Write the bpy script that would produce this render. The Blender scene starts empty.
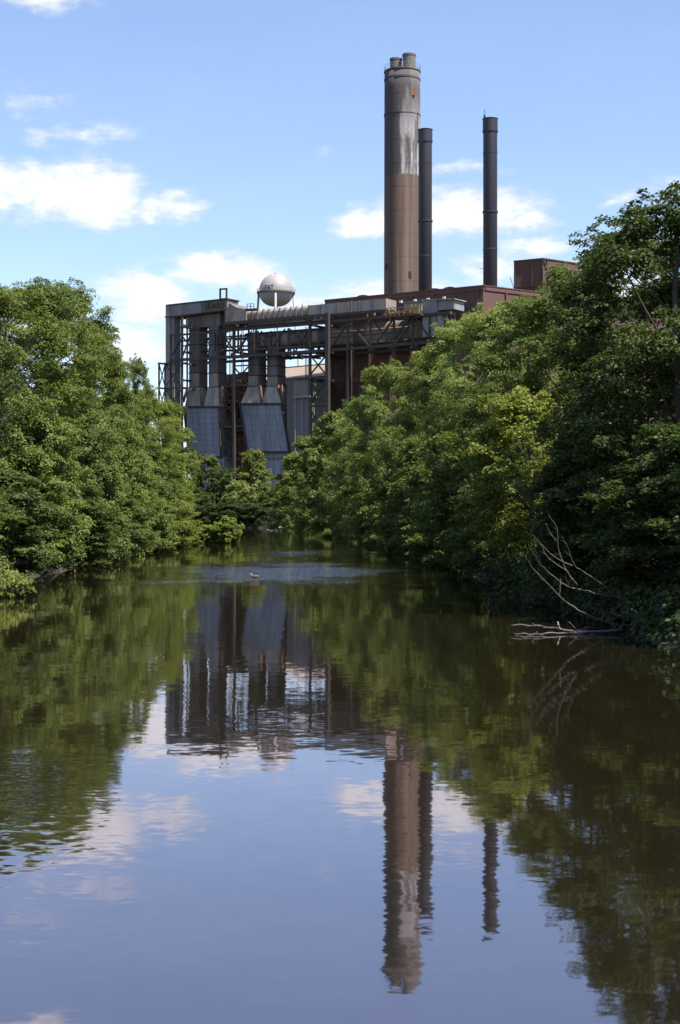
import bpy, bmesh, math, random
import numpy as np
from mathutils import Vector, Matrix

# ------------------------------------------------------------------ camera, sky, sun, exposure
scene = bpy.context.scene
col = scene.collection
R = math.radians
CAM_H, FPX = 3.1, 1500.0
cam_data = bpy.data.cameras.new('camera')
cam_data.sensor_fit = 'VERTICAL'; cam_data.sensor_height = 36.0
cam_data.lens = FPX / 1024 * 36.0
cam_data.clip_start = 0.5; cam_data.clip_end = 20000
cam = bpy.data.objects.new('camera', cam_data); col.objects.link(cam)
cam.location = (0, 0, CAM_H); cam.rotation_euler = (R(90), 0, 0)
scene.camera = cam

SUN_EL = R(59.0)
SUN_AZ = R(36.5)          # degrees from the right-hand axis (+X) round towards behind the camera (-Y)
SX, SY, SZ = math.cos(SUN_EL) * math.cos(SUN_AZ), -math.cos(SUN_EL) * math.sin(SUN_AZ), math.sin(SUN_EL)
sd = bpy.data.lights.new('sun', 'SUN'); sd.energy = 5.0; sd.angle = R(0.53); sd.color = (1.0, 0.955, 0.88)
sun = bpy.data.objects.new('sun', sd); col.objects.link(sun)
sun.rotation_euler = Vector((SX, SY, SZ)).to_track_quat('Z', 'Y').to_euler()
sun.location = (60, -40, 120)

world = bpy.data.worlds.new('World'); scene.world = world; world.use_nodes = True
SKY_STRENGTH = 0.10


def build_world():
    nt = world.node_tree; N = nt.nodes; L = nt.links
    N.clear()
    def nd(t, **kw):
        n = N.new(t)
        for k, v in kw.items(): setattr(n, k, v)
        return n
    def math_(op, a, b=None, c=None, clamp=False):
        n = nd('ShaderNodeMath', operation=op, use_clamp=clamp)
        for i, v in enumerate((a, b, c)):
            if v is None: continue
            if isinstance(v, (int, float)): n.inputs[i].default_value = v
            else: L.new(v, n.inputs[i])
        return n.outputs[0]
    out = nd('ShaderNodeOutputWorld'); bg = nd('ShaderNodeBackground')
    bg.inputs['Strength'].default_value = SKY_STRENGTH
    sky = nd('ShaderNodeTexSky', sky_type='NISHITA')
    sky.sun_disc = False; sky.sun_elevation = SUN_EL
    # sun_rotation is measured clockwise from +Y
    sky.sun_rotation = math.atan2(SX, SY)
    sky.altitude = 100; sky.air_density = 1.0; sky.dust_density = 0.4; sky.ozone_density = 2.0
    tc = nd('ShaderNodeTexCoord')
    sep = nd('ShaderNodeSeparateXYZ'); L.new(tc.outputs['Generated'], sep.inputs[0])
    az = math_('ARCTAN2', sep.outputs[0], sep.outputs[1])
    el = math_('ARCSINE', sep.outputs[2])
    cv = nd('ShaderNodeCombineXYZ'); L.new(az, cv.inputs[0]); L.new(el, cv.inputs[1])
    def noise(scale_x, scale_y, scale, det, rough, off=0.0):
        m = nd('ShaderNodeVectorMath', operation='MULTIPLY'); L.new(cv.outputs[0], m.inputs[0])
        m.inputs[1].default_value = (scale_x, scale_y, 1)
        a = nd('ShaderNodeVectorMath', operation='ADD'); L.new(m.outputs[0], a.inputs[0]); a.inputs[1].default_value = (off, off * .7, off * .3)
        n = nd('ShaderNodeTexNoise'); n.inputs['Scale'].default_value = scale
        n.inputs['Detail'].default_value = det; n.inputs['Roughness'].default_value = rough
        L.new(a.outputs[0], n.inputs['Vector'])
        return n.outputs['Fac']
    # individual fair-weather clouds: centre azimuth / elevation and radii (in thousandths of a radian)
    blobs = [(-197, 333, 62, 22, 1.0), (-172, 242, 52, 13, .62), (-205, 262, 30, 12, .5), (-180, 206, 74, 27, 1.25), (-250, 210, 60, 32, 1.2),
             (-118, 200, 36, 16, .85), (-84, 158, 58, 16, 1.0), (-130, 138, 48, 26, 1.1), (-50, 150, 30, 14, .8), (-140, 108, 46, 22, .8),
             (82, 197, 74, 20, 1.2), (22, 190, 40, 15, 1.05), (130, 190, 26, 14, .8), (86, 224, 60, 9, .55), (-12, 236, 18, 7, .5),
             (105, 160, 46, 14, .9), (135, 175, 34, 13, 1.0), (180, 201, 22, 9, .75), (180, 338, 70, 8, .7), (-20, 135, 60, 20, .6),
             (40, 140, 100, 24, .72), (-100, 118, 80, 26, .55), (235, 205, 50, 18, .45), (200, 140, 60, 24, .8), (-250, 120, 60, 26, .8)]
    # a loose layer of similar clouds all round the sky
    for k in range(70):
        rr = random.Random(900 + k)
        a = rr.uniform(-math.pi, math.pi) * 1000
        if abs(a) < 330: continue
        e = rr.choice([rr.uniform(60, 300), rr.uniform(250, 700)])
        blobs.append((a, e, rr.uniform(50, 140), rr.uniform(16, 46), rr.uniform(.6, 1.2)))
    acc = None
    # clouds are puffy on top: domain warp by noise
    wn = nd('ShaderNodeTexNoise'); wn.inputs['Scale'].default_value = 26; wn.inputs['Detail'].default_value = 4
    mwarp = nd('ShaderNodeVectorMath', operation='MULTIPLY'); mwarp.inputs[1].default_value = (1, 1.6, 1); L.new(cv.outputs[0], mwarp.inputs[0])
    L.new(mwarp.outputs[0], wn.inputs['Vector'])
    sub = nd('ShaderNodeVectorMath', operation='SUBTRACT'); L.new(wn.outputs['Color'], sub.inputs[0]); sub.inputs[1].default_value = (.5, .5, .5)
    scl = nd('ShaderNodeVectorMath', operation='MULTIPLY'); L.new(sub.outputs[0], scl.inputs[0]); scl.inputs[1].default_value = (.05, .026, 0)
    wv = nd('ShaderNodeVectorMath', operation='ADD'); L.new(cv.outputs[0], wv.inputs[0]); L.new(scl.outputs[0], wv.inputs[1])
    for a, e, rx, ry, w in blobs:
        s_ = nd('ShaderNodeVectorMath', operation='SUBTRACT'); L.new(wv.outputs[0], s_.inputs[0]); s_.inputs[1].default_value = (a / 1000, e / 1000, 0)
        m = nd('ShaderNodeVectorMath', operation='MULTIPLY'); L.new(s_.outputs[0], m.inputs[0]); m.inputs[1].default_value = (1000 / rx, 1000 / ry, 0)
        ln = nd('ShaderNodeVectorMath', operation='LENGTH'); L.new(m.outputs[0], ln.inputs[0])
        mr = nd('ShaderNodeMapRange', interpolation_type='SMOOTHSTEP'); L.new(ln.outputs['Value'], mr.inputs['Value'])
        mr.inputs['From Min'].default_value = 1.25; mr.inputs['From Max'].default_value = 0.0
        mr.inputs['To Min'].default_value = 0.0; mr.inputs['To Max'].default_value = w
        acc = mr.outputs[0] if acc is None else math_('MAXIMUM', acc, mr.outputs[0])
    n1 = noise(1, 2.0, 28, 7, .6, 3.1)
    n2 = noise(1, 2.6, 70, 6, .62, 9.7)
    nn = math_('ADD', math_('MULTIPLY', n1, .65), math_('MULTIPLY', n2, .35))
    d = math_('ADD', acc, math_('MULTIPLY', math_('SUBTRACT', nn, .5), 1.9))
    dm = nd('ShaderNodeMapRange', interpolation_type='SMOOTHSTEP'); L.new(d, dm.inputs['Value'])
    dm.inputs['From Min'].default_value = .12; dm.inputs['From Max'].default_value = 1.0
    dens = math_('MULTIPLY', dm.outputs[0], math_('MULTIPLY', acc, 3.0, clamp=True), clamp=True)
    # thin high veil so that the blue is not flat
    veil = math_('MULTIPLY', noise(1, 3.0, 6, 6, .6, 21.0), .16)
    # cloud brightness: noise, with dense cores brighter than the wispy edges
    bright = math_('ADD', 3.5, math_('ADD', math_('MULTIPLY', n2, 1.6), math_('MULTIPLY', dens, 1.5)))
    ccol = nd('ShaderNodeVectorMath', operation='SCALE'); ccol.inputs[0].default_value = (.955, .97, 1.0); L.new(bright, ccol.inputs['Scale'])
    # photograph's sky is a touch more violet-blue than the model: tint
    tint = nd('ShaderNodeVectorMath', operation='MULTIPLY'); L.new(sky.outputs[0], tint.inputs[0]); tint.inputs[1].default_value = SKY_TINT
    mix1 = nd('ShaderNodeMix', data_type='RGBA'); L.new(veil, mix1.inputs['Factor']); L.new(tint.outputs[0], mix1.inputs['A']); L.new(ccol.outputs[0], mix1.inputs['B'])
    mix2 = nd('ShaderNodeMix', data_type='RGBA'); L.new(math_('MULTIPLY', dens, .93), mix2.inputs['Factor']); L.new(mix1.outputs['Result'], mix2.inputs['A']); L.new(ccol.outputs[0], mix2.inputs['B'])
    L.new(mix2.outputs['Result'], bg.inputs['Color']); L.new(bg.outputs[0], out.inputs[0])
    world.cycles.sampling_method = 'MANUAL'; world.cycles.sample_map_resolution = 1024


SKY_TINT = (.99, 1.0, 1.09)
build_world()
vs = scene.view_settings
vs.view_transform = 'Standard'; vs.look = 'None'; vs.exposure = 1.02; vs.gamma = 1.0; vs.use_curve_mapping = False
scene.render.engine = 'CYCLES'
scene.cycles.use_denoising = True
scene.cycles.max_bounces = 8; scene.cycles.diffuse_bounces = 3; scene.cycles.glossy_bounces = 3
scene.cycles.transmission_bounces = 4; scene.cycles.sample_clamp_indirect = 6.0
scene.cycles.caustics_reflective = False; scene.cycles.caustics_refractive = False

# ------------------------------------------------------------------ material helpers
class NT:
    def __init__(self, name):
        self.m = bpy.data.materials.new(name); self.m.use_nodes = True
        self.t = self.m.node_tree; self.N = self.t.nodes; self.L = self.t.links
        self.b = self.N['Principled BSDF']; self.out = self.N['Material Output']
        self._pos = None
    def n(self, t, **kw):
        x = self.N.new(t)
        for k, v in kw.items(): setattr(x, k, v)
        return x
    def set(self, sock, v):
        if hasattr(v, 'is_output') or isinstance(v, bpy.types.NodeSocket): self.L.new(v, sock)
        elif isinstance(v, (tuple, list)) and len(v) == 3 and sock.type == 'RGBA': sock.default_value = (*v, 1)
        else: sock.default_value = v
    def pos(self, scale=(1, 1, 1)):
        if self._pos is None: self._pos = self.n('ShaderNodeNewGeometry').outputs['Position']
        if scale == (1, 1, 1): return self._pos
        m = self.n('ShaderNodeVectorMath', operation='MULTIPLY'); self.L.new(self._pos, m.inputs[0]); m.inputs[1].default_value = scale
        return m.outputs[0]
    def noise(self, scale, stretch=(1, 1, 1), detail=5, rough=.6, lo=.35, hi=.65, vec=None):
        t = self.n('ShaderNodeTexNoise'); t.inputs['Scale'].default_value = scale; t.inputs['Detail'].default_value = detail; t.inputs['Roughness'].default_value = rough
        self.L.new(vec if vec is not None else self.pos(stretch), t.inputs['Vector'])
        if lo is None: return t.outputs['Fac']
        return self.maprange(t.outputs['Fac'], lo, hi, 0, 1)
    def maprange(self, v, a, b, c=0, d=1, smooth=False):
        r = self.n('ShaderNodeMapRange', interpolation_type='SMOOTHSTEP' if smooth else 'LINEAR')
        self.set(r.inputs['Value'], v)
        for k, x in zip(('From Min', 'From Max', 'To Min', 'To Max'), (a, b, c, d)): r.inputs[k].default_value = x
        return r.outputs[0]
    def math(self, op, a, b=0.0, clamp=False):
        m = self.n('ShaderNodeMath', operation=op, use_clamp=clamp); self.set(m.inputs[0], a); self.set(m.inputs[1], b); return m.outputs[0]
    def mix(self, f, a, b, blend='MIX'):
        m = self.n('ShaderNodeMix', data_type='RGBA', blend_type=blend); self.set(m.inputs['Factor'], f); self.set(m.inputs['A'], a); self.set(m.inputs['B'], b); return m.outputs['Result']
    def xyz(self):
        s = self.n('ShaderNodeSeparateXYZ'); self.L.new(self.pos(), s.inputs[0]); return s.outputs
    def bump(self, h, strength=.4, dist=.05):
        b = self.n('ShaderNodeBump'); self.set(b.inputs['Height'], h); b.inputs['Strength'].default_value = strength; b.inputs['Distance'].default_value = dist
        self.L.new(b.outputs[0], self.b.inputs['Normal'])
    def fin(self, color, rough=.7, metal=0.0, spec=.4):
        self.set(self.b.inputs['Base Color'], color); self.set(self.b.inputs['Roughness'], rough)
        self.b.inputs['Metallic'].default_value = metal; self.b.inputs['Specular IOR Level'].default_value = spec
        return self.m


DIRT = 1.0


def weathered(name, base, stain, rust=None, sc=.35, streak=True, rough=.75, amount=.8, rust_amt=.5, corr=0.0):
    """painted / clad steel with vertical rain streaks, blotches and rust"""
    k = NT(name)
    base, stain, rust = [None if c_ is None else tuple(x * DIRT for x in c_) for c_ in (base, stain, rust)]
    a = k.noise(sc, (1, 1, .18 if streak else 1), 6, .65, .38, .68)
    c = k.mix(k.math('MULTIPLY', a, amount), base, stain)
    f = k.noise(sc * 7, (1, 1, .35), 5, .7, .3, .75)
    c = k.mix(k.math('MULTIPLY', f, .35), c, tuple(x * .55 for x in stain))
    if rust:
        r = k.noise(sc * 2.3, (1, 1, .3), 7, .72, .56, .7)
        c = k.mix(k.math('MULTIPLY', r, rust_amt), c, rust)
    if corr:
        g = k.n('ShaderNodeTexWave', wave_type='BANDS', bands_direction='X', wave_profile='SIN'); g.inputs['Scale'].default_value = corr; g.inputs['Distortion'].default_value = 0
        cv = k.n('ShaderNodeVectorRotate', rotation_type='Z_AXIS'); k.L.new(k.pos(), cv.inputs['Vector']); cv.inputs['Angle'].default_value = R(33.3)
        k.L.new(cv.outputs[0], g.inputs['Vector']); k.bump(g.outputs['Fac'], .6, .06)
    else:
        k.bump(f, .3, .03)
    return k.fin(c, rough)


M = {}
M['steel'] = weathered('rusted dark steel', (.050, .042, .040), (.040, .027, .022), (.095, .045, .024), .6, True, .8, .9, .6)
M['steel_brown'] = weathered('brown rusted steel', (.12, .07, .05), (.07, .035, .022), (.17, .075, .035), .9, True, .85, .9, .6)
M['duct'] = weathered('grey tan duct sheet', (.34, .295, .25), (.16, .122, .098), (.17, .09, .05), .45, True, .75, 1.0, .75)
M['duct_grey'] = weathered('grey duct sheet', (.27, .26, .27), (.155, .145, .145), (.14, .085, .058), .4, True, .75, .95, .5)
M['duct_dark'] = weathered('soot dark duct sheet', (.185, .162, .146), (.09, .072, .062), (.145, .082, .05), .5, True, .8, .9, .5)
M['collector'] = weathered('blue grey collector plate', (.25, .27, .32), (.14, .142, .16), (.16, .105, .072), .45, True, .6, .9, .65)
M['hood'] = weathered('grey hood plate', (.38, .36, .33), (.19, .155, .125), (.22, .125, .065), .7, True, .7, .95, .75)
M['rust'] = weathered('orange rust pipe', (.27, .14, .085), (.16, .08, .05), (.33, .17, .07), .8, True, .85, .8, .5)
M['yellow_rail'] = weathered('faded yellow rail', (.36, .24, .08), (.2, .11, .045), (.2, .09, .04), 1.2, False, .8, .8, .6)
M['brick'] = weathered('red brown wall cladding', (.135, .070, .060), (.088, .048, .043), (.078, .042, .038), .16, True, .85, .7, .4, corr=3.2)
M['clad'] = weathered('grey ribbed cladding', (.20, .185, .185), (.14, .12, .12), (.17, .10, .07), .4, True, .75, .8, .35, corr=3.2)
M['tan_roof'] = weathered('tan sheet roof', (.30, .235, .18), (.22, .16, .12), (.24, .13, .08), .25, False, .8, .7, .4)
M['black_stack'] = weathered('black stack steel', (.021, .022, .034), (.032, .029, .036), (.04, .028, .025), .22, True, .5, .8, .5)
M['white_metal'] = weathered('pale lamp metal', (.7, .7, .68), (.5, .5, .5), None, 1.0, False, .5)
M['tank'] = weathered('pale tank paint', (.34, .315, .31), (.26, .235, .23), (.22, .17, .145), .16, True, .45, .7, .3)
M['tank_text'] = NT('dark lettering paint').fin((.03, .03, .04), .6)
M['dark_glass'] = NT('dark window glass').fin((.02, .022, .026), .15)
M['concrete'] = weathered('stained concrete', (.17, .155, .145), (.10, .09, .082), None, .3, True, .9)


def chimney_material(paint_z, cx, cy):
    k = NT('chimney concrete, old white paint above bare brown')
    x, y, z = k.xyz()
    # bare concrete stained brown
    br = k.mix(k.noise(.12, (1, 1, .06), 6, .65, .35, .7), (.14, .09, .067), (.066, .045, .037))
    br = k.mix(k.math('MULTIPLY', k.noise(.5, (1, 1, .03), 5, .65, .5, .68), .6), br, (.20, .158, .13))
    # chalky white paint, blackened by soot that runs down from the lip mostly on one side
    wt = k.mix(k.noise(.35, (1, 1, .15), 7, .7, .35, .72), (.42, .40, .40), (.27, .25, .245))
    side = k.math('SUBTRACT', x, cx)
    soot = k.math('ADD', k.math('MULTIPLY', side, -.13), k.math('MULTIPLY', k.math('SUBTRACT', k.noise(.22, (1, 1, .10), 8, .72, None), .5), 3.2))
    sm = k.maprange(soot, -.40, -.06, 0, 1, True)
    top = k.maprange(k.math('ADD', z, k.math('MULTIPLY', k.noise(.25, (1, 1, .3), 5, .7, None), 24)), 110, 126, 0, .9)
    sm = k.math('MAXIMUM', sm, top)
    wt = k.mix(k.math('MULTIPLY', sm, .9), wt, (.036, .030, .032))
    wt = k.mix(k.math('MULTIPLY', k.noise(1.1, (1, 1, .4), 6, .7, .56, .68), .35), wt, (.2, .13, .1))
    f = k.maprange(k.math('ADD', z, k.math('MULTIPLY', k.noise(.8, (1, 1, .5), 4, .6, None), .9)), paint_z, paint_z + .5, 0, 1)
    k.bump(k.noise(2.0, (1, 1, 1), 4, .6, None), .25, .05)
    return k.fin(k.mix(f, br, wt), .88)


def leaf_material(name, c0, c1, transl=.32):
    k = NT(name)
    at = k.n('ShaderNodeAttribute', attribute_type='GEOMETRY', attribute_name='tint')
    oi = k.n('ShaderNodeObjectInfo')
    c = k.mix(at.outputs['Fac'], c0, c1)
    c = k.mix(1.0, c, oi.outputs['Color'], 'MULTIPLY')
    k.set(k.b.inputs['Base Color'], c); k.b.inputs['Roughness'].default_value = .58; k.b.inputs['Specular IOR Level'].default_value = .24
    tr = k.n('ShaderNodeBsdfTranslucent')
    tcol = k.mix(1.0, c, (1.5, 1.55, .55), 'MULTIPLY'); k.L.new(tcol, tr.inputs['Color'])
    mx = k.n('ShaderNodeMixShader'); mx.inputs['Fac'].default_value = transl
    k.L.new(k.b.outputs[0], mx.inputs[1]); k.L.new(tr.outputs[0], mx.inputs[2]); k.L.new(mx.outputs[0], k.out.inputs['Surface'])
    return k.m


M['leaf'] = leaf_material('leaves', (.060, .088, .024), (.142, .172, .056))
M['leaf_shaded'] = leaf_material('shade-dark leaves', (.030, .047, .0135), (.084, .106, .033), .26)  # leaf colour lowered to stand in for shade inside and under the canopy
kb = NT('bark'); M['bark'] = kb.fin(kb.mix(kb.noise(3, (1, 1, .2), 6, .7), (.10, .078, .06), (.05, .038, .03)), .9)
kb = NT('bleached dead wood'); M['deadwood'] = kb.fin(kb.mix(kb.noise(9, (1, 1, 1), 6, .7), (.15, .125, .118), (.06, .047, .043)), .85)
kb = NT('wet driftwood'); M['driftwood'] = kb.fin(kb.mix(kb.noise(9, (1, 1, 1), 6, .7), (.25, .19, .15), (.10, .075, .06)), .7)
kb = NT('pale stone'); M['stone'] = kb.fin(kb.mix(kb.noise(2.5, (1, 1, 1), 6, .7), (.36, .27, .235), (.2, .15, .125)), .9)

# ------------------------------------------------------------------ object helpers
def empty(name, loc, label, cat, group=None):
    o = bpy.data.objects.new(name, None); col.objects.link(o); o.location = loc; o.empty_display_size = .5
    o['label'] = label; o['category'] = cat
    if group: o['group'] = group
    return o


def root_origin(p):
    while p.parent is not None: p = p.parent
    return np.array(p.location)


def mesh_from(name, verts, faces, smooth=False):
    me = bpy.data.meshes.new(name); me.from_pydata([tuple(map(float, v)) for v in verts], [], faces); me.update()
    if smooth: me.polygons.foreach_set('use_smooth', [True] * len(me.polygons))
    return me


def obj(name, verts, faces, material, parent=None, smooth=False):
    """verts in world coordinates; a child is stored relative to its thing's base"""
    v = np.asarray(verts, float)
    if parent is not None: v = v - root_origin(parent)
    me = mesh_from(name, v, faces, smooth)
    me.materials.append(material)
    o = bpy.data.objects.new(name, me); col.objects.link(o)
    if parent is not None: o.parent = parent
    return o


class MB:
    def __init__(self): self.v = []; self.f = []
    def add(self, v, f):
        b = len(self.v); self.v.extend([tuple(x) for x in v]); self.f.extend([tuple(i + b for i in q) for q in f]); return self
    def obj(self, name, material, parent=None, smooth=False): return obj(name, self.v, self.f, material, parent, smooth)


BOXF = [(0, 1, 3, 2), (4, 6, 7, 5), (0, 4, 5, 1), (2, 3, 7, 6), (0, 2, 6, 4), (1, 5, 7, 3)]


def beam_vf(p0, p1, w, h=None):
    h = h or w
    p0 = Vector(p0); p1 = Vector(p1); d = (p1 - p0).normalized()
    up = Vector((0, 0, 1)) if abs(d.z) < .95 else Vector((.835, -.549, 0))
    sd_ = d.cross(up).normalized(); up = sd_.cross(d).normalized()
    v = []
    for p in (p0, p1):
        for a in (-1, 1):
            for b in (-1, 1): v.append(p + sd_ * a * w / 2 + up * b * h / 2)
    return v, BOXF


def beam(name, p0, p1, w, material, parent, h=None):
    v, f = beam_vf(p0, p1, w, h); return obj(name, v, f, material, parent)


def ring_vf(cx, cy, rings, n=32, cap0=True, cap1=True):
    """lathe: rings = [(r, z), ...]"""
    v, f = [], []
    for r, z in rings:
        for i in range(n):
            a = 2 * math.pi * i / n; v.append((cx + r * math.cos(a), cy + r * math.sin(a), z))
    for k in range(len(rings) - 1):
        for i in range(n):
            j = (i + 1) % n; f.append((k * n + i, k * n + j, (k + 1) * n + j, (k + 1) * n + i))
    if cap0: f.append(tuple(range(n))[::-1])
    if cap1: f.append(tuple((len(rings) - 1) * n + i for i in range(n)))
    return v, f


def tube_vf(pts, radii, n=7):
    pts = [Vector(p) for p in pts]; v, f = [], []
    for i, p in enumerate(pts):
        a = pts[max(0, i - 1)]; b = pts[min(len(pts) - 1, i + 1)]; d = (b - a).normalized()
        ref = Vector((0, 0, 1)) if abs(d.z) < .9 else Vector((1, 0, 0))
        s_ = d.cross(ref).normalized(); u = s_.cross(d)
        for k in range(n):
            t = 2 * math.pi * k / n; v.append(p + (s_ * math.cos(t) + u * math.sin(t)) * radii[i])
    for i in range(len(pts) - 1):
        for k in range(n):
            j = (k + 1) % n; f.append((i * n + k, i * n + j, (i + 1) * n + j, (i + 1) * n + k))
    f.append(tuple(range(n))[::-1]); f.append(tuple((len(pts) - 1) * n + k for k in range(n)))
    return v, f


def smooth_path(pts, sub=4):
    pts = [Vector(p) for p in pts]; out = []
    for i in range(len(pts) - 1):
        p0 = pts[max(0, i - 1)]; p1 = pts[i]; p2 = pts[i + 1]; p3 = pts[min(len(pts) - 1, i + 2)]
        for k in range(sub):
            t = k / sub
            out.append(.5 * ((2 * p1) + (p2 - p0) * t + (2 * p0 - 5 * p1 + 4 * p2 - p3) * t * t + (3 * p1 - p0 - 3 * p2 + p3) * t ** 3))
    out.append(pts[-1]); return out


def at(px, py, D):
    """point at distance D that stands in the given direction"""
    return Vector(((px - 340) / FPX * D, D, CAM_H + (512 - py) / FPX * D))


# ------------------------------------------------------------------ river, ground
CP = [(-2.6, -400), (-2.6, -100), (-2.7, 25), (-3.3, 48), (-4, 75), (-4.1, 95), (-4.7, 125), (-6.8, 155), (-10, 190), (-13.5, 228), (-17.5, 258), (-26, 284), (-46, 300), (-95, 312), (-320, 325)]
cpts = np.array([tuple(p)[:2] for p in smooth_path([(x, y, 0) for x, y in CP], 24)])
HALF = 10.8


def river_dist(x, y):
    x = np.asarray(x, float).ravel(); y = np.asarray(y, float).ravel()
    d = np.full(x.shape, 1e9)
    for i in range(0, len(cpts), 1):
        d = np.minimum(d, (x - cpts[i, 0]) ** 2 + (y - cpts[i, 1]) ** 2)
    return np.sqrt(d)


def ground_z(x, y):
    d = river_dist(x, y)
    x = np.asarray(x, float).ravel(); y = np.asarray(y, float).ravel()
    wob = .5 * np.sin(y * .31 + x * .05) + .35 * np.sin(y * .83 + 1.3) + .3 * np.sin(x * .6 + y * .2)
    e = d - HALF - wob * .7
    z = np.where(e < 0, np.maximum(-1.6, e * .55), 0)
    t = np.clip(e / 1.6, 0, 1); t2 = np.clip((e - 3) / 40, 0, 1)
    z = z + 1.15 * (t * t * (3 - 2 * t)) + 1.3 * t2 + np.where(e > 1, .15 * np.sin(x * .4) * np.sin(y * .37), 0)
    return z


def gz(x, y): return float(ground_z([x], [y])[0])


xs = np.unique(np.concatenate([np.linspace(-3000, -130, 22), np.linspace(-130, -50, 40), np.linspace(-50, 30, 90), np.linspace(30, 130, 30), np.linspace(130, 3000, 22)]))
ys = np.unique(np.concatenate([np.linspace(-420, 0, 40), np.linspace(0, 340, 200), np.linspace(340, 500, 40), np.linspace(500, 6000, 25)]))
gx, gy = np.meshgrid(xs, ys); GZ = ground_z(gx, gy)
nx, ny = len(xs), len(ys)
gv = np.stack([gx.ravel(), gy.ravel(), GZ], 1)
gf = [(j * nx + i, j * nx + i + 1, (j + 1) * nx + i + 1, (j + 1) * nx + i) for j in range(ny - 1) for i in range(nx - 1)]
k = NT('river bank soil and grass')
c = k.mix(k.noise(.6, (1, 1, 1), 7, .65, .35, .65), (.035, .027, .018), (.030, .038, .014))
c = k.mix(k.math('MULTIPLY', k.noise(4, (1, 1, 1), 6, .7, .5, .7), .6), c, (.06, .048, .03))
k.bump(k.noise(3, (1, 1, 1), 6, .7, None), .8, .12)
gmat = k.fin(c, .95)
o = obj('ground', gv, gf, gmat, smooth=True); o['kind'] = 'structure'
o['label'] = 'low earth river banks and flat ground under the trees'

# water sheet
def water_material():
    k = NT('river water')
    x, y, z = k.xyz()
    def wv(scale, stretch, det, rough=.55): return k.noise(scale, stretch, det, rough, None)
    # where a breath of wind ruffles the surface: patches, and one lens-shaped patch round the swimming bird
    def patch(cx, cy, rx, ry):
        dx = k.math('DIVIDE', k.math('SUBTRACT', x, cx), rx); dy = k.math('DIVIDE', k.math('SUBTRACT', y, cy), ry)
        r = k.math('SQRT', k.math('ADD', k.math('MULTIPLY', dx, dx), k.math('MULTIPLY', dy, dy)))
        return r
    wob = k.noise(.22, (.8, .5, 1), 6, .68, None)
    def soft(r, a, b): return k.maprange(k.math('ADD', r, k.math('MULTIPLY', k.math('SUBTRACT', wob, .5), 2.6)), a, b, 1, 0, True)
    p1 = soft(patch(-2.2, 78, 7.4, 16), -.25, 1.3)
    p2 = soft(patch(-2.6, 114, 5.2, 11), -.3, 1.2)
    p3 = soft(patch(-6.5, 13.5, 3.6, 6.0), .4, 1.3)
    wind = k.math('MAXIMUM', p1, k.math('MULTIPLY', p2, .6))
    gust = k.maprange(k.noise(.045, (1, .5, 1), 3, .5, None), .45, .70, .0, 1.0, True)
    # wave slopes: three scales of ripples, stronger where the wind touches
    def slope(scale, stretch, det):
        t = k.n('ShaderNodeTexNoise'); t.inputs['Scale'].default_value = scale; t.inputs['Detail'].default_value = det; t.inputs['Roughness'].default_value = .5
        k.L.new(k.pos(stretch), t.inputs['Vector'])
        q_ = k.n('ShaderNodeVectorMath', operation='SUBTRACT'); k.L.new(t.outputs['Color'], q_.inputs[0]); q_.inputs[1].default_value = (.5, .5, .5); return q_.outputs[0]
    def vscale(v, f):
        q_ = k.n('ShaderNodeVectorMath', operation='SCALE'); k.L.new(v, q_.inputs[0]); k.set(q_.inputs['Scale'], f); return q_.outputs[0]
    def vadd(a_, b_):
        q_ = k.n('ShaderNodeVectorMath', operation='ADD'); k.set(q_.inputs[0], a_); k.set(q_.inputs[1], b_); return q_.outputs[0]
    amp = k.math('ADD', .017, k.math('MULTIPLY', gust, .018))
    amp = k.math('ADD', amp, k.math('MULTIPLY', p3, .13))
    amp = k.math('ADD', amp, k.math('MULTIPLY', wind, .5))
    v_ = vadd(vadd(vscale(slope(9.0, (.6, 1, 1), 2), amp), vscale(slope(28.0, (.5, 1, 1), 1), k.math('MULTIPLY', wind, 1.5))), vscale(slope(2.6, (.45, 1, 1), 2), .012))
    v_ = vadd(v_, vscale(slope(.3, (.5, 1, 1), 1), .006))
    fl = k.n('ShaderNodeVectorMath', operation='MULTIPLY'); k.L.new(v_, fl.inputs[0]); fl.inputs[1].default_value = (1, 1, 0)
    nn_ = vadd(fl.outputs[0], (0, 0, 1))
    nz = k.n('ShaderNodeVectorMath', operation='NORMALIZE'); k.L.new(nn_, nz.inputs[0]); k.L.new(nz.outputs[0], k.b.inputs['Normal'])
    body = k.mix(k.noise(.08, (1, .4, 1), 4, .6), (.0135, .0105, .005), (.0105, .009, .0042))
    k.b.inputs['IOR'].default_value = 2.3; k.b.inputs['Specular Tint'].default_value = (1.0, .85, .96, 1)
    k.fin(body, .03, 0, .5)
    gl = k.n('ShaderNodeBsdfGlossy'); gl.inputs['Color'].default_value = (1.0, .82, .93, 1); gl.inputs['Roughness'].default_value = .03; k.L.new(nz.outputs[0], gl.inputs['Normal'])
    mx = k.n('ShaderNodeMixShader'); mx.inputs['Fac'].default_value = .19
    k.L.new(k.b.outputs[0], mx.inputs[1]); k.L.new(gl.outputs[0], mx.inputs[2]); k.L.new(mx.outputs[0], k.out.inputs['Surface'])
    return k.m


wm = water_material()
wv_, wf_ = [], []
wx = np.linspace(-330, 60, 40); wy = np.linspace(-400, 345, 60)
for yy in wy:
    for xx in wx: wv_.append((xx, yy, 0.0))
for j in range(len(wy) - 1):
    for i in range(len(wx) - 1): wf_.append((j * 40 + i, j * 40 + i + 1, (j + 1) * 40 + i + 1, (j + 1) * 40 + i))
o = obj('river_water', wv_, wf_, wm); o['kind'] = 'structure'; o['label'] = 'calm brown river mirroring sky, trees and stacks'

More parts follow.
